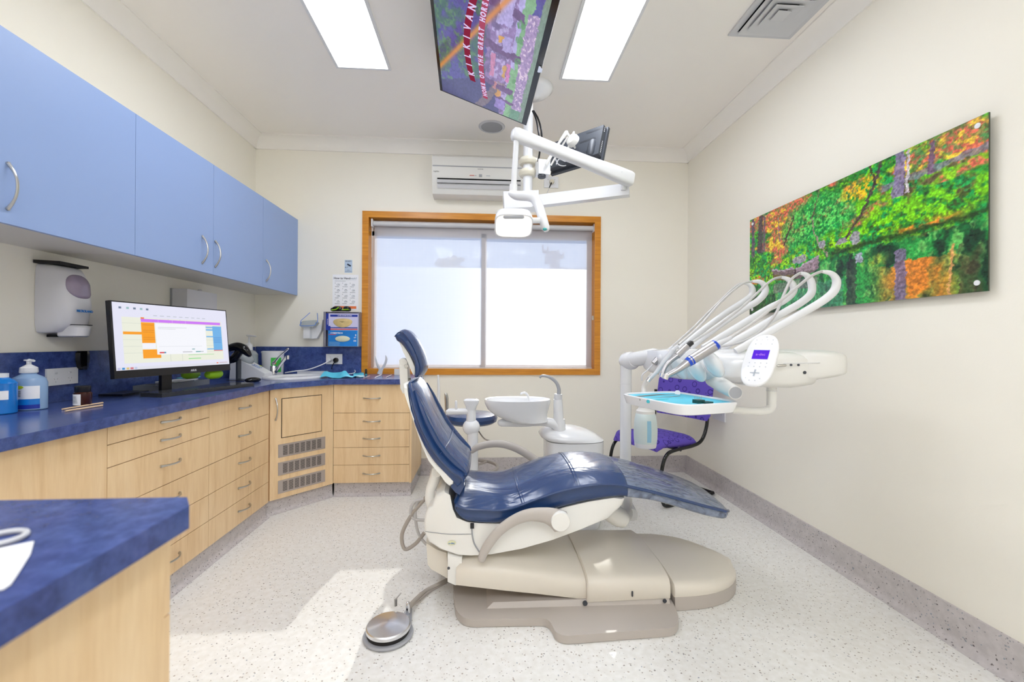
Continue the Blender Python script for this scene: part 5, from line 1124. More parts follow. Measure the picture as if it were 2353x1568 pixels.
b = MB('red'); b.lathe([(.005, 0), (.005, .001), (.0001, .0015)], g(633, 836, Yt-.024), (0, -1, 0), n=12); obj('hot_marker', b, t)
# white adapter slab, mask, small clutter on the back bench
def slab(x0, x1, yb_, h, dz, dep, m_, name, lab, cat, bev=.004):
    a, c = PZ(x0, yb_, ZN+dz), PZ(x1, yb_, ZN+dz); Y_ = (a.y+c.y)/2; xa, xc = PY(x0, yb_, Y_).x, PY(x1, yb_, Y_).x
    b = MB(m_); b.box(xa, xc, Y_, Y_+dep, ZN+.0005+dz, ZN+.0005+dz+h, bev); return single(name, b, lab, cat)
ks = slab(683, 745, 862, .028, 0, .10, 'white', 'scaler_unit', 'long white slim device behind the basin right side', 'device')
p = PY(714, 856, 3.62)
b = MB('ink'); 
# surgical mask
t = thing('surgical_mask', 'crumpled light blue surgical mask lying on the worktop under the window', 'mask', PZ(790, 866, ZN))
mk = [(742, 850), (766, 847), (783, 846), (789, 839), (800, 846), (812, 856), (806, 862), (798, 868), (770, 868), (748, 867), (742, 862)]
b = MB('mask'); Yk = 3.60; ctr = PY(775, 858, Yk); 
rg = random.Random(2); nx_, ny_ = 14, 7; grid = []
for j in range(ny_):
    v_ = j/(ny_-1); row = []
    for i in range(nx_):
        u = i/(nx_-1); x = PY(742+70*u, 860, 3.6).x; y_ = 3.53+.13*v_+.01*math.sin(6*u); z = ZN+.006+.045*v_*(.6+.4*math.sin(5*u+1))+.012*math.sin(9*u+3*v_)+(.035*math.exp(-((u-.68)/.12)**2))*v_; row.append(V((x, y_, max(z, ZN+.004))))
    grid.append(row)
b.loft(grid, closed=False, caps=False); b.loft([[p_+V((0, .002, -.0022)) for p_ in r] for r in grid], closed=False, caps=False); obj('mask_fabric', b, t, angle=80)
b = MB('paper'); b.tube([PZ(770, 865, .925), PZ(790, 861, .937), PZ(812, 858, .942), PZ(816, 852, .952), PZ(806, 849, .957)], .003, n=6); obj('ear_loop', b, t)
b = MB('mask'); g3 = [[PZ(812+24*i/7, 868-10*j/3-2, ZN+.010)+V((0, 0, .005*math.sin(i*.9+j))) for i in range(8)] for j in range(4)]; b.loft(g3, closed=False, caps=False); single('surgical_mask', b, 'small folded pale blue mask piece left of the window frame foot', 'mask')
b = MB('cyan'); b.obox(PZ(789, 868, ZN+.003), (1, .1, 0), (0, 1, 0), (0, 0, 1), .1, .03, .003); single('paper_slip', b, 'white and blue paper edge in front of the surgical mask', 'paper')
# lip retractors
t = thing('cheek_retractor', 'pale grey Y-shaped cheek retractor standing by the window sill', 'retractor', PZ(874, 864, ZN)); Yr = PZ(874, 862, ZN).y
g = lambda x, y: PY(x, y, Yr)
b = MB('lightgrey'); b.tube([g(861, 819), g(864, 828), g(868, 840), g(873, 850), g(870, 860)], [.004, .008, .010, .012, .016], n=8, flat=.5); b.tube([g(886, 817), g(888, 826), g(884, 838), g(877, 850), g(874, 860)], [.004, .010, .010, .012, .016], n=8, flat=.5); b.tube([g(866, 846), g(884, 845)], .004, n=6, smooth=False); obj('retractor_body', b, t)
for (x0, y0, x1, y1, r_, m_, nm, lab) in ((862, 868, 876, 862, .004, 'white', 'bench_tool', 'short white pencil-like tool lying below the cheek retractor'), (888, 867, 900, 862, .003, 'steel', 'bench_tool', 'short steel tool lying right of the cheek retractor'),
                                          (836, 857, 850, 855, .004, 'orange', 'cap_piece', 'orange cap lying left of the cheek retractor'), (838, 868, 850, 864, .002, 'stick', 'wooden_stick', 'tiny wooden stick on the bench under the window')):
    b = MB(m_); b.tube([PZ(x0, y0, ZN+.0045), PZ(x1, y1, ZN+.0045)], r_, n=8, smooth=False); single(nm, b, lab, 'tool')
p = PZ(841, 863, ZN); b = MB('black'); b.lathe([(.010, 0), (.010, .045), (.008, .055)], p, n=14); b.use('teal'); b.lathe([(.0105, .002), (.0105, .014)], p, n=14); single('vial', b, 'small black vial with teal base on the bench below the window', 'vial')
slab(818, 834, 868, .012, 0, .05, 'cream', 'sponge_block', 'small cream block on the bench beside the mask', 'block', .003)
slab(906, 917, 862, .05, 0, .03, 'cream', 'cream_box', 'small cream box behind the headrest bracket', 'box', .003)
# outlet on back splash with plugs
t, m_, w_, h_ = outlet('power_outlet', 750, 787, 814, 837, lambda x, y: PY(x, y, D-.0175), 'white double outlet with black and white plugs under the glove boxes', (1, 0, 0), (0, -1, 0))
b = MB('white'); c_ = PY(759, 827, D-.03); b.lathe([(.016, -.012), (.018, 0), (.012, .03), (.001, .032)], c_, (0, -1, 0), n=18); b.tube([c_+V((0, -.02, -.004)), PY(745, 836, D-.08), PY(720, 846, D-.14), PY(700, 851, D-.2), PY(680, 853, D-.25), PY(655, 857, D-.25)], .0045, n=8); single('power_plug', b, 'white plug and cable in the outlet under the glove boxes', 'plug')
b = MB('blackgloss'); c_ = PY(772, 828, D-.03); b.lathe([(.022, -.012), (.024, .004), (.02, .022), (.001, .026)], c_, (0, -1, 0), n=20); b.tube([c_+V((0, -.02, -.01)), PY(765, 838, D-.06), PY(762, 848, D-.10)], .004, n=8); single('power_plug', b, 'round black plug in the right socket under the glove boxes', 'plug')
# glove box holder, boxes, glasses
YG = D-.095
def gp(x, y, Y=YG): return PY(x, y, Y)
gx0, gx1, gz0, gz1 = gp(743, 800).x, gp(826, 800).x, gp(780, 797).z, gp(780, 717).z
t = thing('glove_box_holder', 'clear acrylic wall holder carrying two stacked glove boxes', 'holder', V(((gx0+gx1)/2, D, gz0)))
b = MB('acrylic'); b.box(gx0, gx0+.003, YG, D-.002, gz0, gz1); b.box(gx1-.003, gx1, YG, D-.002, gz0, gz1); b.box(gx0, gx1, YG, D-.002, gz0, gz0+.003); b.box(gx0, gx1, YG, D-.002, gz1-.003, gz1); b.box(gx0, gx1, D-.005, D-.002, gz0, gz1); b.box(gx0, gx0+.02, YG, YG+.003, gz0, gz1); b.box(gx1-.012, gx1, YG, YG+.003, gz0, gz1); obj('acrylic_case', b, t)
def gbox(x0, x1, y0, y1, lab, kind):
    a, c = gp(x0, y1, YG+.008), gp(x1, y0, YG+.008); t = thing('glove_box', lab, 'glove box', V(((a.x+c.x)/2, YG+.05, a.z)))
    W_, H_ = c.x-a.x, c.z-a.z; b = MB('glovebox' if kind else 'cyanbox'); yf = YG+.008
    b.box(a.x, c.x, yf, D-.008, a.z, c.z)
    def rr(u0, u1, v0, v1, m_, o=.0004): b.use(m_); b.box(a.x+W_*u0, a.x+W_*u1, yf-o, yf, a.z+H_*v0, a.z+H_*v1)
    def P_(u, v, o=.0006): return V((a.x+W_*u, yf-o, a.z+H_*v))
    if kind:
        rr(0, .09, 0, 1, 'navy'); rr(.09, .15, .0, .25, 'navy'); rr(.14, .97, .80, .93, 'navy'); rr(.14, .97, .12, .18, 'navy'); rr(.14, .97, .03, .09, 'red'); b.use('paper'); b.text("LATEX EXAM GLOVES", P_(.58, .865), (1, 0, 0), (0, 0, 1), .0125, off=.0002); b.text("powder free", P_(.055, .5), (0, 0, 1), (-1, 0, 0), .010, off=.0001)
    else:
        rr(.93, 1, 0, 1, 'bluestripe'); b.use('paper'); b.text("CYBERTECH", P_(.27, .83), (1, 0, 0), (0, 0, 1), .019, off=.0005); b.text("S", P_(.88, .70), (1, 0, 0), (0, 0, 1), .02, off=.0010); b.text("6-7", P_(.86, .55), (1, 0, 0), (0, 0, 1), .014, off=.0006); b.text("100", P_(.85, .34), (1, 0, 0), (0, 0, 1), .017, off=.0008)
        rr(.02, .25, .72, .76, 'red'); 
        for k in range(5): rr(.03, .38-.03*(k % 2), .26-.055*k, .275-.055*k, 'bluestripe')
    obj('carton', b, t)
    b = MB('latex' if kind else 'latexwhite'); b.loft([[P_(.52 if kind else .46, .47)+V((W_*(.29 if kind else .24)*f_*math.cos(q), -o, H_*(.27 if kind else .19)*f_*math.sin(q)+(.006*math.cos(2*q) if kind else 0))) for q in (k*2*PI/28 for k in range(28))] for o, f_ in ((0, 1), (.004, .96), (.008, .7), (.011, .3), (.011, .02))]); obj('glove_opening', b, t, label='gloves bulging through the opening')
    return t
gbox(748, 824, 721, 759, 'lavender and navy latex exam glove box, upper in the acrylic holder', 1)
gbox(754, 826, 760, 796, 'bright blue glove box marked size S, lower in the acrylic holder', 0)
# safety glasses on the holder
t = thing('safety_glasses', 'black and lime safety sunglasses on top of the glove box holder', 'glasses', gp(783, 716)); zg = gz1+.001; Yg = YG+.03
g = lambda x, y: PY(x, y, Yg)
for s_x, (xa, xb_) in enumerate(((764, 786), (789, 804))):
    b = MB('blackgloss'); b.ell(g((xa+xb_)/2, 709), ((xb_-xa)*.5*.0041, .012, .020), n=16); obj('lens', b, t)
b = MB('black'); b.tube([g(762, 708), g(763, 714), g(785, 714), g(804, 714), g(804, 707)], .006, n=8); b.tube([g(762, 709), g(762, 711)+V((0, .04, 0))], .005, n=6, smooth=False); obj('frame', b, t)
b = MB('lime'); b.tube([g(763, 713)+V((0, -.01, 0)), g(774, 711)+V((0, -.013, 0)), g(779, 706)+V((0, -.01, 0))], .005, n=6); b.tube([g(787, 712)+V((0, -.01, 0)), g(802, 712)+V((0, -.012, 0))], .005, n=6, smooth=False); obj('lime_trim', b, t)
# holder with clear safety glasses
YH_ = D-.11
g = lambda x, y, Y=YH_: PY(x, y, Y)
t = thing('cup_dispenser', 'small white wall bracket left of the glove boxes', 'holder', g(712, 779)+V((0, .1, 0)))
b = MB('white'); b.prism([g(697, 752, D-.09), g(712, 752, D-.09), g(712, 778, D-.09), g(697, 778, D-.09)], (0, .0898, 0), .004); b.prism([g(716, 752, D-.05), g(738, 746, D-.05), g(741, 735, D-.05), g(738, 760, D-.05), g(728, 778, D-.05), g(716, 779, D-.05)], (0, .0498, 0), .003); obj('bracket', b, t)
b = MB('clearlid'); b.prism([g(689, 748), g(690, 740), g(697, 738), g(722, 736), g(727, 742), g(720, 752), g(692, 753)], (0, .07, 0), .004); obj('clear_visor', b, t)
b = MB('bluelens'); b.tube([g(712, 719, D-.02), g(701, 729, D-.06), g(691, 738), g(692, 743), g(689, 747), g(692, 749), g(710, 749), g(724, 747), g(726, 742), g(730, 739), g(729, 720, D-.03)], .0024, n=6, k=4); single('eye_shield', b, 'blue wire eye-shield frame hanging in the white bracket', 'eye shield')
# wall poster and sticker
def flat(x0, x1, y0, y1, Y=YW_, th=.0008, m_='paper'):
    a, c = PY(x0, y1, Y), PY(x1, y0, Y); return a, c
a, c = PY(764, 712, D), PY(824, 632, D); W_, H_ = c.x-a.x, c.z-a.z; b = MB('paper'); b.box(a.x, c.x, D-.0012, D-.0004, a.z, c.z)
P_ = lambda u, v: V((a.x+W_*u, D-.0014, a.z+H_*v))
b.use('ink'); b.text("How to Hand", P_(.36, .895), (1, 0, 0), (0, 0, 1), .026, off=.0006); b.use('inklight'); b.text("wash?", P_(.80, .895), (1, 0, 0), (0, 0, 1), .026, off=.0004)
b.use('inklight'); b.box(P_(.08, 0).x, P_(.92, 0).x, D-.0015, D-.0012, P_(0, .835).z, P_(0, .838).z); b.use('ink'); b.box(P_(.08, 0).x, P_(.5, 0).x, D-.0015, D-.0012, P_(0, .81).z, P_(0, .815).z)
rg = random.Random(9)
for j in range(4):
    for i in range(3):
        u, v = .11+.29*i, .72-.16*j; b.use('ink'); b.box(P_(u-.02, 0).x, P_(u, 0).x, D-.0015, D-.0012, P_(0, v+.03).z, P_(0, v+.045).z); b.use('inklight')
        pts = [P_(u+.11+.07*math.cos(t_)*rg.uniform(.6, 1), v-.01+.035*math.sin(t_)*rg.uniform(.5, 1.1)) for t_ in (q*2*PI/7 for q in range(7))]; b.tube(pts, .0012, n=4, closed=True, k=3); b.use('ink'); b.tube([P_(u+.07+rg.uniform(0, .03), v-.02), P_(u+.11, v+rg.uniform(-.01, .02)), P_(u+.16, v-.01)], .0014, n=4); b.box(P_(u-.02, 0).x, P_(u+rg.uniform(.12, .2), 0).x, D-.0015, D-.0012, P_(0, v-.07).z, P_(0, v-.062).z)
b.use('orangeprint'); b.box(P_(.08, 0).x, P_(.92, 0).x, D-.0015, D-.0012, P_(0, .03).z, P_(0, .105).z)
single('poster', b, 'white How to Handwash poster beside the window', 'poster')
a, c = PY(792, 627, D), PY(809.5, 598, D); W_, H_ = c.x-a.x, c.z-a.z; M['stick_blue'] = mat('sticker_blue', (188, 206, 226), .5); b = MB('stick_blue'); b.box(a.x, c.x, D-.0012, D-.0004, a.z, c.z)
b.use('navy'); M['camblack'] = mat('sticker_dark', (22, 36, 66), .5); b.use('camblack'); b.text("SECURITY", P_(.5, .9), (1, 0, 0), (0, 0, 1), .0125, off=.0003); b.text("VIDEO", P_(.5, .20), (1, 0, 0), (0, 0, 1), .008); b.text("SURVEILLANCE", P_(.5, .10), (1, 0, 0), (0, 0, 1), .0085)
b.obox(P_(.58, .6), (.87, 0, -.5), (0, 1, 0), (.5, 0, .87), .036, .001, .014); b.tube([P_(.5, .52), P_(.38, .42), P_(.12, .42)], .0012, n=4, smooth=False); b.obox(P_(.1, .42), (1, 0, 0), (0, 1, 0), (0, 0, 1), .004, .001, .01)
single('security_sticker', b, 'small pale blue SECURITY camera sticker above the handwash poster', 'sticker')
# items on the near bench
b = MB('paper'); pts = [PZ(*q, ZN+.0015) for q in ((-60, 1275), (20, 1258), (78, 1246), (70, 1275), (48, 1310), (25, 1345), (8, 1356), (-60, 1370))]; b.prism(pts, (0, 0, .0015)); single('paper_sheet', b, 'white paper sheet on the left foreground worktop', 'paper')
b = MB('lightgrey'); c_ = PZ(2, 1237, ZN+.005); b.tube([c_+V((.026*math.cos(q), .026*math.sin(q), 0)) for q in (k*2*PI/24 for k in range(24))], .004, n=8, closed=True, k=1); single('plastic_ring', b, 'pale ring beside the white paper on the left foreground worktop', 'ring')
# outlet beside the visitor chair on the right wall
t, m_, w_, h_ = outlet('power_outlet', 1640, 1668, 930, 962, lambda x, y: PX(x, y, XR-.0005), 'grey white outlet on the right wall behind the purple chair', (0, 1, 0), (-1, 0, 0))

# ---------------------------------------------------------------- ceiling things
def ceil_light(x0, x1, y0, y1, lab):
    t = thing('ceiling_light', lab, 'ceiling light', ((x0+x1)/2, (y0+y1)/2, ZC-.012))
    b = MB('white'); f = .018
    b.box(x0-f, x1+f, y0-f, y0, ZC-.012, ZC-.001); b.box(x0-f, x1+f, y1, y1+f, ZC-.012, ZC-.001); b.box(x0-f, x0, y0, y1, ZC-.012, ZC-.001); b.box(x1, x1+f, y0, y1, ZC-.012, ZC-.001); obj('frame', b, t)
    b = MB('panel'); b.box(x0, x1, y0, y1, ZC-.009, ZC-.002); obj('diffuser', b, t)
ceil_light(-.961, -.640, 1.73, 2.932, 'rectangular LED ceiling panel left of the overhead television')
ceil_light(.527, .842, 1.73, 2.947, 'rectangular LED ceiling panel right of the overhead television')
ceil_light(-.961, -.640, -1.36, -.16, 'unseen LED ceiling panel added for light behind the camera, left side')  # unseen rear pair, added to light the room from the camera side
ceil_light(.527, .842, -1.36, -.16, 'unseen LED ceiling panel added for light behind the camera, right side')  # second of the added rear panels, out of view
ceil_light(-.2, .12, -1.25, -.05, 'unseen LED fill panel added directly above and behind the camera')  # extra panel out of view, added as fill for the near surfaces

# ---------------------------------------------------------------- ceiling vent and speaker
t = thing('ceiling_vent', 'white square ceiling air diffuser near the right wall', 'ceiling vent', V((1.61, 2.28, ZC-.03)))
vx0, vx1, vy0, vy1 = 1.42, 1.80, 2.09, 2.47; cx_, cy2 = (vx0+vx1)/2, (vy0+vy1)/2; hv = .19
M['ventblack'] = M['slot']
b = MB('slot'); b.box(cx_-.155, cx_+.155, cy2-.155, cy2+.155, ZC-.004, ZC-.001); obj('backing', b, t)
b = MB('lightgrey')
for (xa, xb_, ya_, yb3) in ((vx0, vx1, vy0, vy0+.036), (vx0, vx1, vy1-.036, vy1), (vx0, vx0+.036, vy0+.036, vy1-.036), (vx1-.036, vx1, vy0+.036, vy1-.036)): b.box(xa, xb_, ya_, yb3, ZC-.010, ZC-.001)
obj('flange', b, t)
for k, r0 in enumerate((.152, .114, .076)):
    b = MB('lightgrey'); r1 = r0-.052; zo, zi = ZC-.026, ZC-.006; cs = ((-1, -1), (1, -1), (1, 1), (-1, 1))
    rg4 = [[V((cx_+sx*r, cy2+sy2*r, z)) for sx, sy2 in cs] for r, z in ((r0, zo), (r1, zi), (r1+.003, zi+.003), (r0+.002, zo+.003))]
    b.loft(rg4, ringclosed=True, caps=False); obj('louvre', b, t)
b = MB('lightgrey'); b.box(cx_-.036, cx_+.036, cy2-.036, cy2+.036, ZC-.024, ZC-.020); obj('centre_plate', b, t)
p = PZ(1130, 291, ZC); t = thing('ceiling_speaker', 'round flush ceiling speaker near the window wall', 'speaker', p)
b = MB('lightgrey'); b.lathe([(.112, -.002), (.108, -.006), (.09, -.007), (.09, -.002)], p, n=44); obj('rim', b, t)
b = MB('grey'); b.lathe([(.09, -.0022), (.088, -.005), (.001, -.006)], p, n=44); obj('grille', b, t)
b = MB('darkgrey'); single('smoke_dot', b, '', '') if False else None

# ---------------------------------------------------------------- air conditioner
t = thing('air_conditioner', 'white wall-mounted split air conditioner above the window', 'air conditioner', V((.0, D, 2.52)))
ax0, ax1, az0, az1 = -.462, .37, 2.515, 2.868; YAo = D-.19
prof = [(D-.001, az1), (D-.15, az1-.002), (D-.185, az1-.03), (D-.19, az1-.10), (D-.185, az1-.20), (D-.165, az1-.27), (D-.13, az0+.012), (D-.10, az0), (D-.001, az0+.002)]
b = MB('cream'); b.loft([[V((x+ (0.004 if e else 0)*(1 if x < 0 else -1), yy, zz)) for yy, zz in prof] for x, e in ((ax0, 1), (ax0+.004, 0), (ax1-.004, 0), (ax1, 1))]); obj('housing', b, t, angle=30)
M['acw'] = M['cream']
b = MB('grey'); b.box(ax0+.01, ax1-.01, D-.1925, D-.186, az1-.118, az1-.110); obj('panel_groove', b, t)
b = MB('slot'); b.hexa([(ax0+.05, D-.180, az1-.262), (ax1-.05, D-.180, az1-.262), (ax1-.05, D-.12, az1-.262), (ax0+.05, D-.12, az1-.262), (ax0+.05, D-.1865, az1-.218), (ax1-.05, D-.1865, az1-.218), (ax1-.05, D-.12, az1-.218), (ax0+.05, D-.12, az1-.218)]); obj('outlet_slot', b, t)
b = MB('white'); b.obox(V(((ax0+ax1)/2, D-.183, az1-.252)), (1, 0, 0), (0, .75, -.6), (0, .6, .75), ax1-ax0-.1, .045, .006, .002); obj('louvre', b, t)
b = MB('white'); b.obox(V(((ax0+ax1)/2, D-.168, az1-.287)), (1, 0, 0), (0, .75, -.6), (0, .6, .75), ax1-ax0-.1, .03, .006, .002); obj('louvre', b, t)
b = MB('grey'); xs_ = PY(1104, 417, D-.19).x; b.obox(V((xs_+.0, D-.190, az1-.19)), (1, 0, 0), (0, 1, 0), (0, 0, 1), .026, .003, .022); b.use('ink'); b.text("FUJITSU", V((ax0+.042, D-.1905, az1-.165)), (1, 0, 0), (0, 0, 1), .014); b.text("INVERTER", V((xs_, D-.1925, az1-.135)), (1, 0, 0), (0, 0, 1), .011); b.use('red'); b.box(xs_-.095, xs_-.055, D-.191, D-.188, az1-.192, az1-.188); b.use('inklight'); b.box(xs_-.05, xs_-.035, D-.191, D-.188, az1-.192, az1-.188); b.box(xs_+.05, xs_+.085, D-.191, D-.188, az1-.192, az1-.188); obj('markings', b, t)
# high outlet with plug by the lamp
t, m_, w_, h_ = outlet('power_outlet', 1250, 1283, 407, 432, lambda x, y: PY(x, y, D-.0005), 'white outlet high on the window wall right of the air conditioner', (1, 0, 0), (0, -1, 0))
b = MB('creambeige'); c_ = PY(1268, 418, D-.0185); b.lathe([(.022, -.008), (.024, .004), (.018, .02), (.001, .022)], c_, (0, -1, 0), n=20); b.use('black'); b.tube([c_+V((-.004, -.015, -.01)), PY(1262, 432, D-.03)], [.007, .004], n=8, smooth=False); b.use('lightgrey'); b.tube([PY(1262, 432, D-.03), PY(1255, 448, D-.03), PY(1248, 460, D-.02)], .0025, n=6); single('power_plug', b, 'cream plug in the high outlet beside the air conditioner', 'plug')

# ---------------------------------------------------------------- ceiling pole with dental light
YPo = 3.1; xpo = PY(1213, 380, YPo).x
lt = thing('dental_light', 'white ceiling-mounted dental operating light on an articulated arm', 'dental light', V((xpo, YPo, ZC)))
b = MB('whiteenam'); b.lathe([(.148, 0), (.146, -.012), (.12, -.035), (.08, -.055), (.04, -.066), (.036, -.07)], V((xpo+.03, YPo, ZC-.001)), n=44); obj('ceiling_canopy', b, lt, angle=60)
zl = PY(1213, 470, YPo).z; b = MB('white'); b.tube([(xpo, YPo, ZC-.05), (xpo, YPo, zl)], .034, n=28, smooth=False); obj('pole', b, lt)
# swivel box & lower arm
E0, E1 = PY(1190, 482, 3.05), PY(1440, 440, 2.78)
def beam(b, pts, hw, hh, bev=.012):   # box beam between two points with vertical height
    a, c = V(pts[0]), V(pts[1]); u = (c-a); u.normalize(); s_ = u.cross(V((0, 0, 1))).normalized(); w_ = s_.cross(u); b.obox((a+c)/2, u, s_, w_, (c-a).length, hw, hh, bev, 3)
b = MB('white'); beam(b, (PY(1157, 466, 3.05), PY(1236, 463, 3.05)), .13, .115, .02); obj('swivel_box', b, lt)
b = MB('white'); beam(b, (PY(1200, 468, 3.04), PY(1446, 437, 2.78)), .06, .075, .012); obj('lower_arm', b, lt)
b = MB('white'); b.tube([PY(1433, 437, 2.76), PY(1433, 404, 2.75)], .017, n=14, smooth=False); obj('elbow_post', b, lt)
b = MB('white')
def sbeam(b, pts, ws, hs_, p=4, n=24):
    P = [V(q) for q in pts]; rings = []
    for i, q in enumerate(P):
        u = (P[min(i+1, len(P)-1)]-P[max(i-1, 0)]).normalized(); s_ = u.cross(V((0, 0, 1))).normalized(); w_ = s_.cross(u)
        rings.append([q+s_*(ws[i]*math.copysign(abs(math.cos(t))**(2/p), math.cos(t)))+w_*(hs_[i]*math.copysign(abs(math.sin(t))**(2/p), math.sin(t))) for t in (k*2*PI/n for k in range(n))])
    b.loft(rings)
sA, sB = PY(1176, 306, 2.46), PY(1453, 414, 2.72); L_s = lambda t: sA.lerp(sB, t)
sbeam(b, [L_s(0), L_s(.012), L_s(.04), L_s(.13), L_s(.3), L_s(.6), L_s(.86), L_s(.97), L_s(.995), L_s(1)], [.015, .026, .03, .03, .03, .03, .032, .032, .028, .02], [.020, .033, .038, .035, .032, .035, .045, .046, .041, .032])
b.use('inklight'); b.text("a-dec", PY(1418, 398, 2.69)+V((0, -.033, 0)), PY(1440, 406, 2.7)-PY(1400, 392, 2.7), (.3, 0, 1), .022); obj('spring_arm', b, lt, angle=50)
b = MB('darkgrey'); 
b = MB('white'); b.tube([PY(1187, 318, 2.47), PY(1180, 430, 2.47)], .0158, n=16, smooth=False); b.tube([PY(1180, 425, 2.47), PY(1179, 442, 2.47)], .022, n=16, smooth=False); obj('drop_rod', b, lt)
b = MB('white'); b.tube([PY(1176, 445, 2.46), PY(1190, 450, 2.44), PY(1222, 453, 2.40), PY(1236, 470, 2.38), PY(1246, 500, 2.34), PY(1254, 524, 2.32)], [.020, .026, .027, .026, .025, .022], n=16, k=5, rnd=True); b.use('teal'); b.ell(PY(1252, 527, 2.30), (.012, .008, .008)); obj('yoke', b, lt)
b = MB('white'); b.tube([PY(1220, 507, 2.30), PY(1238, 507, 2.32)], .016, n=12, smooth=False); obj('head_pivot', b, lt)
YLH = 2.28; lc = PY(1180, 515, YLH); s_ = sc(lc)
def lring(f, dz, dy, hx=42, p=4.0, n=40):   # ring in a plane tilted downward toward camera
    return None
ln = V((0, -.60, -.80)); lu = V((1, 0, 0)); lw = ln.cross(lu).normalized()   # lens normal
def lr(o, fx, fy, p=4.2, n=44): return [lc+ln*o+lu*(43.5*s_*fx*math.copysign(abs(math.cos(a))**(2/p), math.cos(a)))+lw*(.075*fy*math.copysign(abs(math.sin(a))**(2/p), math.sin(a))) for a in (q*2*PI/n for q in range(n))]
b = MB('whiteenam'); b.loft([lr(-.065, .6, .5), lr(-.058, .8, .75), lr(-.035, .95, .93), lr(-.0, 1, 1), lr(.018, 1, 1), lr(.02, .96, .95)]); obj('head_shell', b, lt, angle=60)
b = MB('lampglow'); b.loft([lr(.0195, .95, .93), lr(.024, .90, .86), lr(.026, .5, .4), lr(.026, .02, .02)]); obj('lens', b, lt, angle=60)
b = MB('grey'); p = lc-lw*(-.0); 
cgp = PY(1180, 500, YLH-.09); b.tube([PY(1160, 499, 2.215), PY(1201, 499, 2.215)], .0085, n=10, smooth=False, rnd=True, flat=.6); obj('grip_pad', b, lt)

# clamps on the pole, bracket and small black display
bm_ = thing('patient_display', 'black monitor seen from behind on a white pole bracket, right of the lamp pole', 'monitor', PY(1245, 385, 3.05))
for y in (372, 399):
    b = MB('creambeige'); c_ = PY(1213, y, YPo); b.lathe([(.036, -.026), (.056, -.022), (.066, -.006), (.066, .006), (.056, .022), (.036, .026)], c_, n=30); b.ell(c_+V((.055, -.02, 0)), (.03, .022, .022)); obj('pole_clamp', b, bm_)
b = MB('white'); b.obox(PY(1247, 388, 3.04), (1, .2, 0), (-.2, 1, 0), (0, 0, 1), .085, .08, .10, .01, 3); obj('bracket_box', b, bm_)
b = MB('darkgrey'); b.lathe([(.028, 0), (.028, .012), (.001, .013)], PY(1245, 404, 3.03), (0, -.1, -1), n=24); obj('end_cap', b, bm_)
b = MB('cream'); b.tube([PY(1256, 376, 2.97), PY(1270, 352, 2.95), PY(1285, 328, 2.92), PY(1301, 305, 2.90)], [.014, .010, .010, .015], n=12, rnd=True, flat=.6); b.tube([PY(1266, 380, 3.0), PY(1290, 338, 2.97), PY(1305, 315, 2.94)], .007, n=8); obj('swing_arm', b, bm_)
dTL, dTR, dBR, dBL = PY(1277, 326, 3.16), PY(1402, 281, 2.86), PY(1372, 367, 2.88), PY(1264, 399, 3.16)
dc = (dTL+dTR+dBR+dBL)/4; dx_ = ((dTR-dTL)+(dBR-dBL))/2; dy_ = ((dTL-dBL)+(dTR-dBR))/2; DW, DH = dx_.length, dy_.length; dx_.normalize()
# tilt: the lower edge is nearer the camera so that the back faces up and towards us
dy_ = (dy_.normalized()+V((0, .25, 0))).normalized(); dy_ = (dy_-dx_*dx_.dot(dy_)).normalized(); dn_ = dx_.cross(dy_)   # towards camera
b = MB('darkgrey'); b.obox(dc, dx_, dy_, dn_, DW*.97, DH*.93, .05, .008, 2); b.obox(dc-dn_*.03, dx_, dy_, dn_, DW*1.02, DH*1.06, .022, .006, 2); 
b.use('black')
for k in range(16):
    b.obox(dc+dx_*(DW*.18+.008*k)+dy_*(DH*.36)+dn_*.0252, dx_*.8+dy_*.5, dy_*.8-dx_*.5, dn_, .0025, .018, .001)
    b.obox(dc+dx_*(DW*.08+.008*k)+dy_*(DH*.10)+dn_*.0252, dx_*.8+dy_*.5, dy_*.8-dx_*.5, dn_, .0025, .018, .001)
    b.obox(dc+dx_*(DW*.08+.008*k)-dy_*(DH*.28)+dn_*.0252, dx_*.8+dy_*.5, dy_*.8-dx_*.5, dn_, .0025, .018, .001)
obj('monitor_back', b, bm_, label='dark grey ventilated monitor back')
b = MB('darkgrey'); b.tube([dc+dx_*DW*.33-dy_*DH*.05+dn_*.02, dc+dx_*DW*.33-dy_*DH*.38+dn_*.02], .03, n=16, smooth=False, rnd=True); obj('rear_bulge', b, bm_)
b = MB('white')
for k in range(7): b.lathe([(.0042, 0), (.0042, .001), (.0001, .0012)], dc+dx_*(DW*.486)-dy_*(DH*(.02+.055*k))+dn_*.004, dx_, n=10)
for k in range(3): b.lathe([(.0042, 0), (.0042, .001), (.0001, .0012)], dc+dx_*(DW*.486)+dy_*(DH*(.42-.055*k))+dn_*.006, dx_, n=10)
obj('side_buttons', b, bm_)
b = MB('cream'); cv = PY(1313, 320, 2.93); b.lathe([(.044, -.03), (.045, -.008), (.038, .008), (.022, .014), (.001, .016)], cv, (-.75, -.55, .35), n=30)
for q in range(4): a = q*PI/2+.9; r1 = V((.45*math.cos(a), .2, math.sin(a))).normalized(); b.tube([cv+r1*.035, cv+r1*.058], .008, n=8, smooth=False, rnd=True)
obj('mounting_disc', b, bm_)
b = MB('lightgrey'); b.tube([PY(1275, 362, 3.03), PY(1283, 378, 3.03), PY(1298, 381, 3.03), PY(1310, 372, 3.03), PY(1330, 378, 3.03)], .004, n=6); b.tube([PY(1278, 378, 3.02), PY(1285, 366, 3.02), PY(1300, 372, 3.02), PY(1318, 379, 3.02)], .004, n=6); obj('cable', b, bm_)
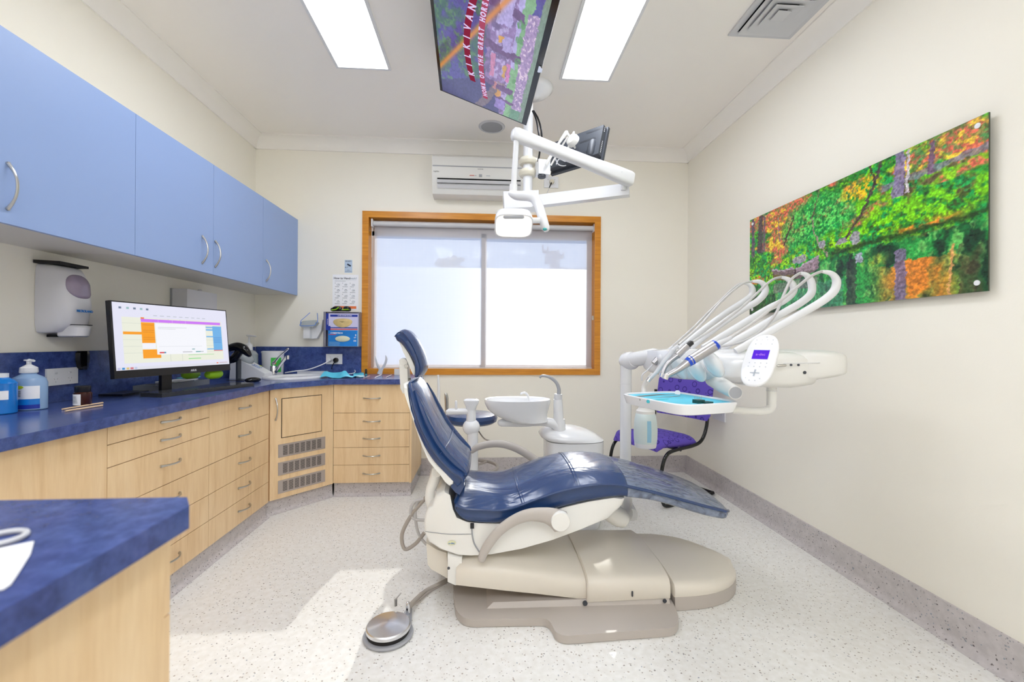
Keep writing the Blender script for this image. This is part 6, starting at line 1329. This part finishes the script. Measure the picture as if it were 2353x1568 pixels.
b = MB('black'); b.tube([PY(1224, 255, 3.05), PY(1232, 275, 3.03), PY(1237, 300, 3.0), PY(1240, 325, 3.0), PY(1240, 350, 3.0), PY(1236, 372, 3.02)], .0065, n=8); b.tube([PY(1226, 255, 3.05), PY(1236, 272, 3.03), PY(1243, 295, 3.0), PY(1245, 318, 3.0)], .0065, n=8); single('display_cable', b, 'black cables looping down from the ceiling television to the bracket', 'cable')

# ---------------------------------------------------------------- overhead television
BRt = PY(1209, 289, 2.80); TLt = PY(1012, 212, 2.80)
wd_ = V((.035, -1, 0)).normalized()         # image left -> right runs from far to near
TWd = 1.10
hd = (TLt-BRt); THt = hd.length; hd = (hd-wd_*hd.dot(wd_)).normalized(); tn = wd_.cross(hd)
if tn.z > 0: tn = -tn
# image: bottom edge on the right (+X), top edge on the left; reading direction runs away from the camera (near -> far)
ctv = BRt+wd_*TWd/2+hd*THt/2
tv = thing('ceiling_television', 'large flat television hung facing down, showing a red KILKIVAN arch sign', 'television', ctv)
b = MB('blackgloss'); b.obox(ctv-tn*.016, wd_, hd, tn, TWd, THt, .030, .004); b.obox(ctv-tn*.045, wd_, hd, tn, TWd*.7, THt*.6, .035, .01); obj('tv_case', b, tv)
b = MB('chrome'); b.obox(BRt+wd_*TWd*.53+hd*.010+tn*.001, wd_, hd, tn, .05, .012, .004, .001); b.obox(BRt+wd_*TWd*.53+hd*.002+tn*.002, wd_, hd, tn, .035, .016, .004, .001); obj('logo_bar', b, tv)
b = MB('white'); b.tube([ctv-tn*.06, V((ctv.x+.05, ctv.y+.02, ZC-.002))], .03, n=18, smooth=False); b.obox(ctv-tn*.068, wd_, hd, tn, .2, .2, .012, .002); obj('ceiling_mount', b, tv)
def fbm(u, v, s, seed, oct_=4):
    rs_ = np.random.RandomState(seed); out = np.zeros_like(u); amp = 1; tot = 0
    for o in range(oct_):
        n = int(s*2**o)+2; g_ = rs_.rand(n+2, n+2); x, y = u*n, v*n; xi, yi = np.clip(x.astype(int), 0, n), np.clip(y.astype(int), 0, n); fx, fy = x-xi, y-yi; fx = fx*fx*(3-2*fx); fy = fy*fy*(3-2*fy)
        out += amp*((g_[yi, xi]*(1-fx)+g_[yi, xi+1]*fx)*(1-fy)+(g_[yi+1, xi]*(1-fx)+g_[yi+1, xi+1]*fx)*fy); tot += amp; amp *= .55
    return out/tot
def mixc(o, m_, c): 
    m_ = np.clip(m_, 0, 1)[..., None]; return o*(1-m_)+np.array(c)/255*m_
def tv_pic(u, v):   # u: image left -> right, v: bottom -> top
    n1, n2, n3 = fbm(u, v, 10, 1), fbm(u, v, 30, 2), fbm(u, v, 60, 3); u0, v0 = u, v; u = u+.03*(n2-.5); v = v+.05*(fbm(u0, v0, 26, 8)-.5)
    o = np.ones(u.shape+(3,))*np.array([78, 76, 150])/255
    o = mixc(o, (v > .50)*np.clip((n1-.42)*7, 0, 1), (58, 104, 84)); o = mixc(o, (v > .50)*np.clip((n2-.52)*9, 0, 1)*.7, (90, 150, 80)); o = mixc(o, (v > .5)*np.clip((n3-.55)*9, 0, 1)*.6, (40, 44, 90))
    o = mixc(o, ((v > .2) & (v <= .50))*1., (146, 120, 168)); o = mixc(o, ((v > .2) & (v <= .52))*np.clip((n1-.48)*8, 0, 1)*.7, (96, 84, 120)); o = mixc(o, ((v > .22) & (v < .45))*np.clip((n2-.56)*12, 0, 1)*.8, (196, 186, 226))
    ridge = (v > .60-1.1*u) & (u < .30) & (v > .33); o = mixc(o, ((u < .27) & (v > .30+.2*u))*(u < .42-v*.30)*1., (58, 62, 104))
    o = mixc(o, (abs(v-(.50-.8*(u-.06))) < .05)*(u < .3)*.7, (136, 118, 104)); 
    o = mixc(o, ((v > .12) & (v < .24))*1., (128, 186, 122)); o = mixc(o, ((v > .20) & (v < .245))*(u > .45)*.9, (190, 176, 236))
    o = mixc(o, (v < .16)*(u > .10)*(u < .83)*1., (176, 150, 190)); o = mixc(o, (v < .16)*(u > .1)*(u < .83)*np.clip((n2-.45)*8, 0, 1)*.6, (136, 120, 160)); o = mixc(o, (v < .16)*(u > .1)*(u < .83)*np.clip((n3-.58)*14, 0, 1), (220, 200, 210)); o = mixc(o, (v < .16)*(u <= .1)*1., (96, 150, 110)); o = mixc(o, (v < .05)*1., (120, 150, 120))
    for x0, w_, y0, y1 in ((.26, .04, .18, .52), (.54, .045, .14, .52), (.80, .04, .18, .5), (.16, .02, .14, .35)): o = mixc(o, ((abs(u-x0-(v-.3)*.10) < w_/1.6) & (v > y0) & (v < y1))*1., (100, 72, 112))
    for x0, y0, w_, h_, c in ((.10, .30, .10, .10, (150, 130, 200)), (.42, .42, .18, .045, (210, 130, 160)), (.40, .30, .10, .03, (210, 160, 60)), (.62, .36, .04, .05, (220, 160, 40)), (.2, .33, .06, .05, (224, 160, 60)), (.60, .30, .10, .08, (176, 166, 216)), (.40, .26, .14, .03, (216, 120, 170)), (.80, .34, .18, .12, (190, 180, 230)), (.26, .38, .07, .04, (200, 130, 120))):
        o = mixc(o, ((abs(u-x0) < w_/2) & (abs(v-y0) < h_/2))*.9, c)
    for x0, y0, r in ((.52, .17, .035), (.66, .19, .04), (.36, .18, .03), (.22, .17, .03), (.75, .2, .04)): o = mixc(o, ((u-x0)**2*2.6+(v-y0)**2 < r*r)*np.clip(n3*2-.3, 0, 1), (80, 146, 76))
    o = o*.8+.2*np.array([150, 134, 190])/255; o = o*(.85+.3*n3)[..., None]; u, v = u0, v0
    d = abs(v-(1.0-1.05*(u-.23)))/1.4; o = mixc(o, np.exp(-(d/.022)**2)*.85*(v > .0), (226, 142, 66))
    return o
def tvp(u, v, o=.0012): # u image left->right = near->? ; far end is image left
    return BRt+wd_*(TWd*(.012+.976*u))+hd*(THt*(.055+.915*v))+tn*o
painted('screen', tv_pic, (tvp(0, 0, .0004), tvp(1, 0, .0004), tvp(1, 1, .0004), tvp(0, 1, .0004)), 420, 240, 'tvscreen', tv)
b = MB('tvred')
def arc(u0, u1, vb, sag, th, m_, o):
    b.use(m_); N = 24; lo, hi = [], []
    for q in range(N+1):
        u = u0+(u1-u0)*q/N; t_ = 2*q/N-1; v = vb+sag*(1-t_*t_); lo.append(tvp(u, v-th/2, o)); hi.append(tvp(u, v+th/2, o))
    b.loft([lo, hi], closed=False, caps=False)
def arctext(s_, u0, u1, vb, sag, size, m_, o):
    b.use(m_); n = len(s_)
    for i, ch in enumerate(s_):
        q = (i+.5)/n; u = u0+(u1-u0)*q; t_ = 2*q-1; v = vb+sag*(1-t_*t_)
        if ch == ' ': continue
        p0 = tvp(u-.004, vb+sag*(1-(t_-.01)**2), o); p1 = tvp(u+.004, vb+sag*(1-(t_+.01)**2), o); r_ = (p1-p0).normalized(); up = (hd-r_*hd.dot(r_)).normalized()
        if r_.cross(up).dot(tn) < 0: pass
        b.text(ch, tvp(u, v, o), r_, up, size, off=.0018, ext=.0002)
arc(.215, .80, .625, .07, .062, 'tvred', .0010); arctext("KILKIVAN", .245, .77, .625, .07, .050, 'tvwhite', .0016)
arc(.10, 1.0, .47, .085, .055, 'tvred2', .0010); arctext("HOME OF THE GREAT HORSE RIDE", .12, .985, .47, .085, .036, 'tvwhite', .0016)
obj('screen_sign', b, tv, label='lettered red arches in the picture')

# ---------------------------------------------------------------- wall print
XA = 1.905; ya0, ya1, zA0, zA1 = 1.530, 3.013, 1.422, 2.100
t = thing('wall_print', 'large acrylic print of an autumn forest pond with a boat on the right wall', 'wall print', V((XA, (ya0+ya1)/2, zA0)))
b = MB('acrylic'); M['printedge'] = mat('print_edge', (60, 70, 50), .3); b.use('printedge'); b.box(XA, XA+.006, ya0, ya1, zA0, zA1); obj('panel', b, t)
def art_pic(u, v):    # u: far (left in view) -> near (right)
    n0, n1, n2, n3 = fbm(u*2.2 % 1.0001 if False else u, v, 7, 11), fbm(u, v*.6, 16, 12), fbm(u, v*.6, 42, 13), fbm(u, v*.5, 110, 14, 3)
    u0, v0 = u, v; u = u+.016*(fbm(u0, v0, 60, 31, 3)-.5); v = v+.045*(fbm(u0, v0, 40, 32, 3)-.5)
    wl = .36+.07*u+.03*(n0-.5)-.10*np.exp(-((u-.14)/.13)**2)     # waterline
    o = np.ones(u.shape+(3,))*np.array([40, 130, 40])/255
    sky = v > wl
    o = mixc(o, np.clip((n1-.45)*8, 0, 1), (26, 150, 70)); o = mixc(o, np.clip((n2-.5)*9, 0, 1)*.8, (110, 190, 30)); o = mixc(o, np.clip((n3-.55)*12, 0, 1)*.6, (20, 60, 30))
    fl = np.clip((n0+.35*(v-.75)+.22*np.exp(-((u-.17)/.12)**2)+.24*np.exp(-((u-.88)/.16)**2)*(v > .70)-.56)*9, 0, 1)*(v > wl+.15)   # fallen leaves
    o = mixc(o, fl*(.55+.45*(n3 > .48)), (206, 104, 76)); o = mixc(o, fl*np.clip((n2-.58)*12, 0, 1), (236, 190, 60))
    bush = np.clip(1-(((u-.42)/.2)**2+((v-.73)/.24)**2), 0, 1)**.4; o = mixc(o, bush*np.clip((n2-.25)*3, 0, 1), (22, 150, 66)); o = mixc(o, bush*np.clip((n3-.52)*12, 0, 1), (90, 200, 90)); o = mixc(o, bush*np.clip((n3-.42)*-9, 0, 1)*.6, (10, 70, 40))
    yb = np.clip(1-(((u-.62)/.09)**2+((v-.86)/.1)**2), 0, 1)**.6; o = mixc(o, yb*np.clip((n3-.42)*8, 0, 1), (236, 190, 30))
    moss = np.clip(1-abs(v-(wl+.12+.06*(u-.5)))/.12, 0, 1); o = mixc(o, moss*np.clip((n2-.40)*6, 0, 1), (150, 214, 10)); o = mixc(o, moss*np.clip((n3-.58)*12, 0, 1), (60, 80, 30))
    mm = ((u > .60) & (v > wl+.1) & (v < .80-.1*(1-u)))*np.clip((n2-.38)*6, 0, 1); o = mixc(o, mm*.8, (110, 196, 20)); o = mixc(o, mm*np.clip((n1-.58)*9, 0, 1), (90, 80, 50))
    o = mixc(o, ((u > .7) & (abs(v-(.80+.06*(u-.8))) < .022))*.8, (120, 112, 128))
    o = mixc(o, np.exp(-((v-wl-.03)/.02)**2)*.8*(u > .5), (30, 50, 16)); o = mixc(o, np.exp(-((v-(wl+.055))/.016)**2)*np.exp(-((u-.84)/.09)**4)*np.clip(n2*3-.6, 0, 1), (230, 130, 40)); o = mixc(o, np.exp(-((v-(wl-.02))/.012)**2)*np.exp(-((u-.84)/.08)**4)*np.clip(n2*3-.6, 0, 1), (226, 110, 40))
    # tree trunks
    def trunk(o, x0, x1, y0, y1, w_, c, cur=0.):
        tt = np.clip((v-y0)/(y1-y0), 0, 1); xc = x0+(x1-x0)*tt+cur*np.sin(tt*PI); return mixc(o, ((abs(u-xc) < w_*(1.25-.35*tt)/2) & (v > y0) & (v < y1))*(.8+.2*n3), c)
    for a in ((.025, .025, .60, 1, .022, (88, 72, 96)), (.075, .085, .62, 1, .032, (70, 60, 70)), (.105, .11, .62, 1, .014, (100, 84, 96))): o = trunk(o, *a)
    o = trunk(o, .555, .70, .50, 1, .013, (70, 56, 60), .02); o = trunk(o, .48, .40, .42, .80, .007, (150, 130, 120), -.02); o = trunk(o, .40, .44, .78, 1, .006, (90, 74, 60)); o = trunk(o, .24, .30, .62, .86, .010, (60, 50, 46)); o = trunk(o, .215, .20, .66, .9, .006, (130, 110, 110)); o = trunk(o, .755, .765, .70, 1, .034, (124, 110, 150)); o = trunk(o, .785, .79, .72, 1, .008, (190, 180, 190)); o = trunk(o, .855, .86, .78, .97, .016, (110, 84, 110)); o = trunk(o, .68, .655, .84, 1, .008, (60, 44, 40)); o = trunk(o, .53, .55, .48, .66, .004, (110, 80, 60))
    for x0, y0, rx, ry in ((.60, .50, .022, .05), (.545, .50, .03, .02), (.33, .45, .04, .035), (.45, .53, .02, .03)): o = mixc(o, (((u-x0)/rx)**2+((v-y0)/ry)**2 < 1)*.9, (150, 140, 156))
    # water
    wv_ = np.clip((wl-v)*60, 0, 1); vr = np.clip(2*wl-v, 0, .999)
    refl = np.ones_like(o)*np.array([20, 92, 44])/255; nr1, nr2 = fbm(u, v*.25, 24, 21), fbm(u, v*.2, 60, 22, 3)
    refl = mixc(refl, np.clip((nr1-.48)*7, 0, 1), (40, 140, 60)); refl = mixc(refl, np.clip((nr2-.56)*9, 0, 1)*.7, (110, 180, 90)); refl = mixc(refl, np.clip((.45-nr1)*9, 0, 1)*.9, (14, 46, 30))
    refl = mixc(refl, np.exp(-((u-.81)/.12)**4)*(v < .22+.05*nr1)*np.clip(nr1*3-.8, 0, 1)*.9, (222, 120, 36)); refl = mixc(refl, ((u > .93) & (v < .3))*np.clip(nr1*3-1, 0, 1)*.8, (60, 40, 34)); refl = mixc(refl, (abs(u-.765-.0*v) < .018)*(v < .34)*.9, (110, 96, 126)); refl = mixc(refl, (abs(u-.585) < .02)*(v < .34)*.7, (40, 40, 44)); refl = mixc(refl, ((u > .2) & (u < .55) & (v < .22))*.45, (90, 160, 130)); refl = mixc(refl, np.exp(-((u-.67)/.04)**2-((v-.30)/.04)**2)*np.clip(nr2*2.4-.5, 0, 1), (200, 200, 60)); refl = mixc(refl, (abs(u-.615) < .014)*(abs(v-.34) < .03)*.9, (160, 160, 180))
    refl = mixc(refl, (abs(u-.905-.04*v) < .004)*(v < .30)*.9, (206, 150, 90))
    o = o*(1-wv_[..., None])+refl*wv_[..., None]
    # boat
    bx = (u-.30)/.135; hull = (abs(bx) < 1) & (v > .275+.07*bx*bx) & (v < .375+.05*bx*bx+.01*bx); o = mixc(o, hull*(.85+.15*n3), (112, 88, 92)); o = mixc(o, hull*(v < .33+.05*bx*bx)*(bx < .05)*.8, (96, 84, 30)); o = mixc(o, ((abs(bx) < 1) & (abs(v-(.378+.05*bx*bx+.01*bx)) < .008))*1., (164, 146, 160)); o = mixc(o, hull*(abs(bx-.05) < .03)*.9, (60, 40, 40)); o = mixc(o, hull*(bx > .1)*(v > .335)*.7, (150, 128, 140))
    bh = (abs(bx) < .95) & (v > .19) & (v < .268); o = mixc(o, bh*.6, (120, 100, 110))
    o = mixc(o, ((((u-.065)/.05)**2+((v-.34)/.035)**2) < 1)*np.clip(n3*2.2-.4, .3, 1), (206, 104, 50))
    o = mixc(o, (u < .12)*(v < .2)*.55, (30, 60, 26)); fine = fbm(u0, v0*.5, 150, 33, 3); return np.clip(o*(.62+.95*fine)[..., None], 0, 1)
e = .0006
painted('print_face', art_pic, (V((XA-e, ya1, zA0)), V((XA-e, ya0, zA0)), V((XA-e, ya0, zA1)), V((XA-e, ya1, zA1))), 520, 240, 'art', t)
for yy, zz in ((ya0+.035, zA0+.035), (ya0+.035, zA1-.035), (ya1-.035, zA1-.035), (ya1-.035, zA0+.035)):
    b = MB('whiteenam'); b.lathe([(.006, .0275), (.006, .006), (.0105, .0055), (.0105, .003), (.001, .0028)][::-1] if False else [(.009, -.028), (.009, -.001), (.0105, .0012), (.0105, .004), (.0001, .005)], V((XA-.0006, yy, zz)), (-1, 0, 0), n=24); obj('standoff', b, t)

# ---------------------------------------------------------------- light
wd = bpy.data.worlds.new('sky'); scene.world = wd; wd.use_nodes = True
bg = wd.node_tree.nodes['Background']; bg.inputs['Color'].default_value = lin((160, 192, 246)); bg.inputs['Strength'].default_value = .5
sd = bpy.data.lights.new('sun', 'SUN'); sd.energy = 2.8; sd.angle = math.radians(.6); sd.color = (1, .96, .9)
so = bpy.data.objects.new('sun', sd); COL.objects.link(so)
az = V((-.155, -.87, -.512)); so.rotation_euler = az.to_track_quat('-Z', 'Y').to_euler(); so.location = (0, 8, 6)
scene.view_settings.view_transform = 'Standard'; scene.view_settings.look = 'None'; scene.view_settings.exposure = 0.95; scene.view_settings.gamma = 1
scene.view_settings.use_curve_mapping = False
scene.cycles.max_bounces = 10; scene.cycles.diffuse_bounces = 6; scene.cycles.transparent_max_bounces = 16

GROUPS = {'wall_cabinet': 'blue wall cabinets along the left wall', 'drawer_cabinet': 'maple drawer cabinets under the bench', 'ceiling_light': 'LED ceiling panels', 'dental_handpiece': 'handpieces on the delivery head',
          'document_sleeve': 'papers in the clear tray', 'green_case': 'lime green cases under the monitor', 'wooden_stick': 'wooden sticks on the bench', 'power_outlet': 'white power outlets', 'glove_box': 'glove boxes in the wall holder',
          'sanitiser_bottle': 'blue bottles on the left bench', 'dental_probe': 'probes on the instrument tray', 'power_plug': 'plugs in the wall outlets'}
for o in COL.objects:
    if o.parent is None and o.get('label'):
        base = o.name.split('.')[0]
        if base in GROUPS and not o.get('group'): o['group'] = GROUPS[base]
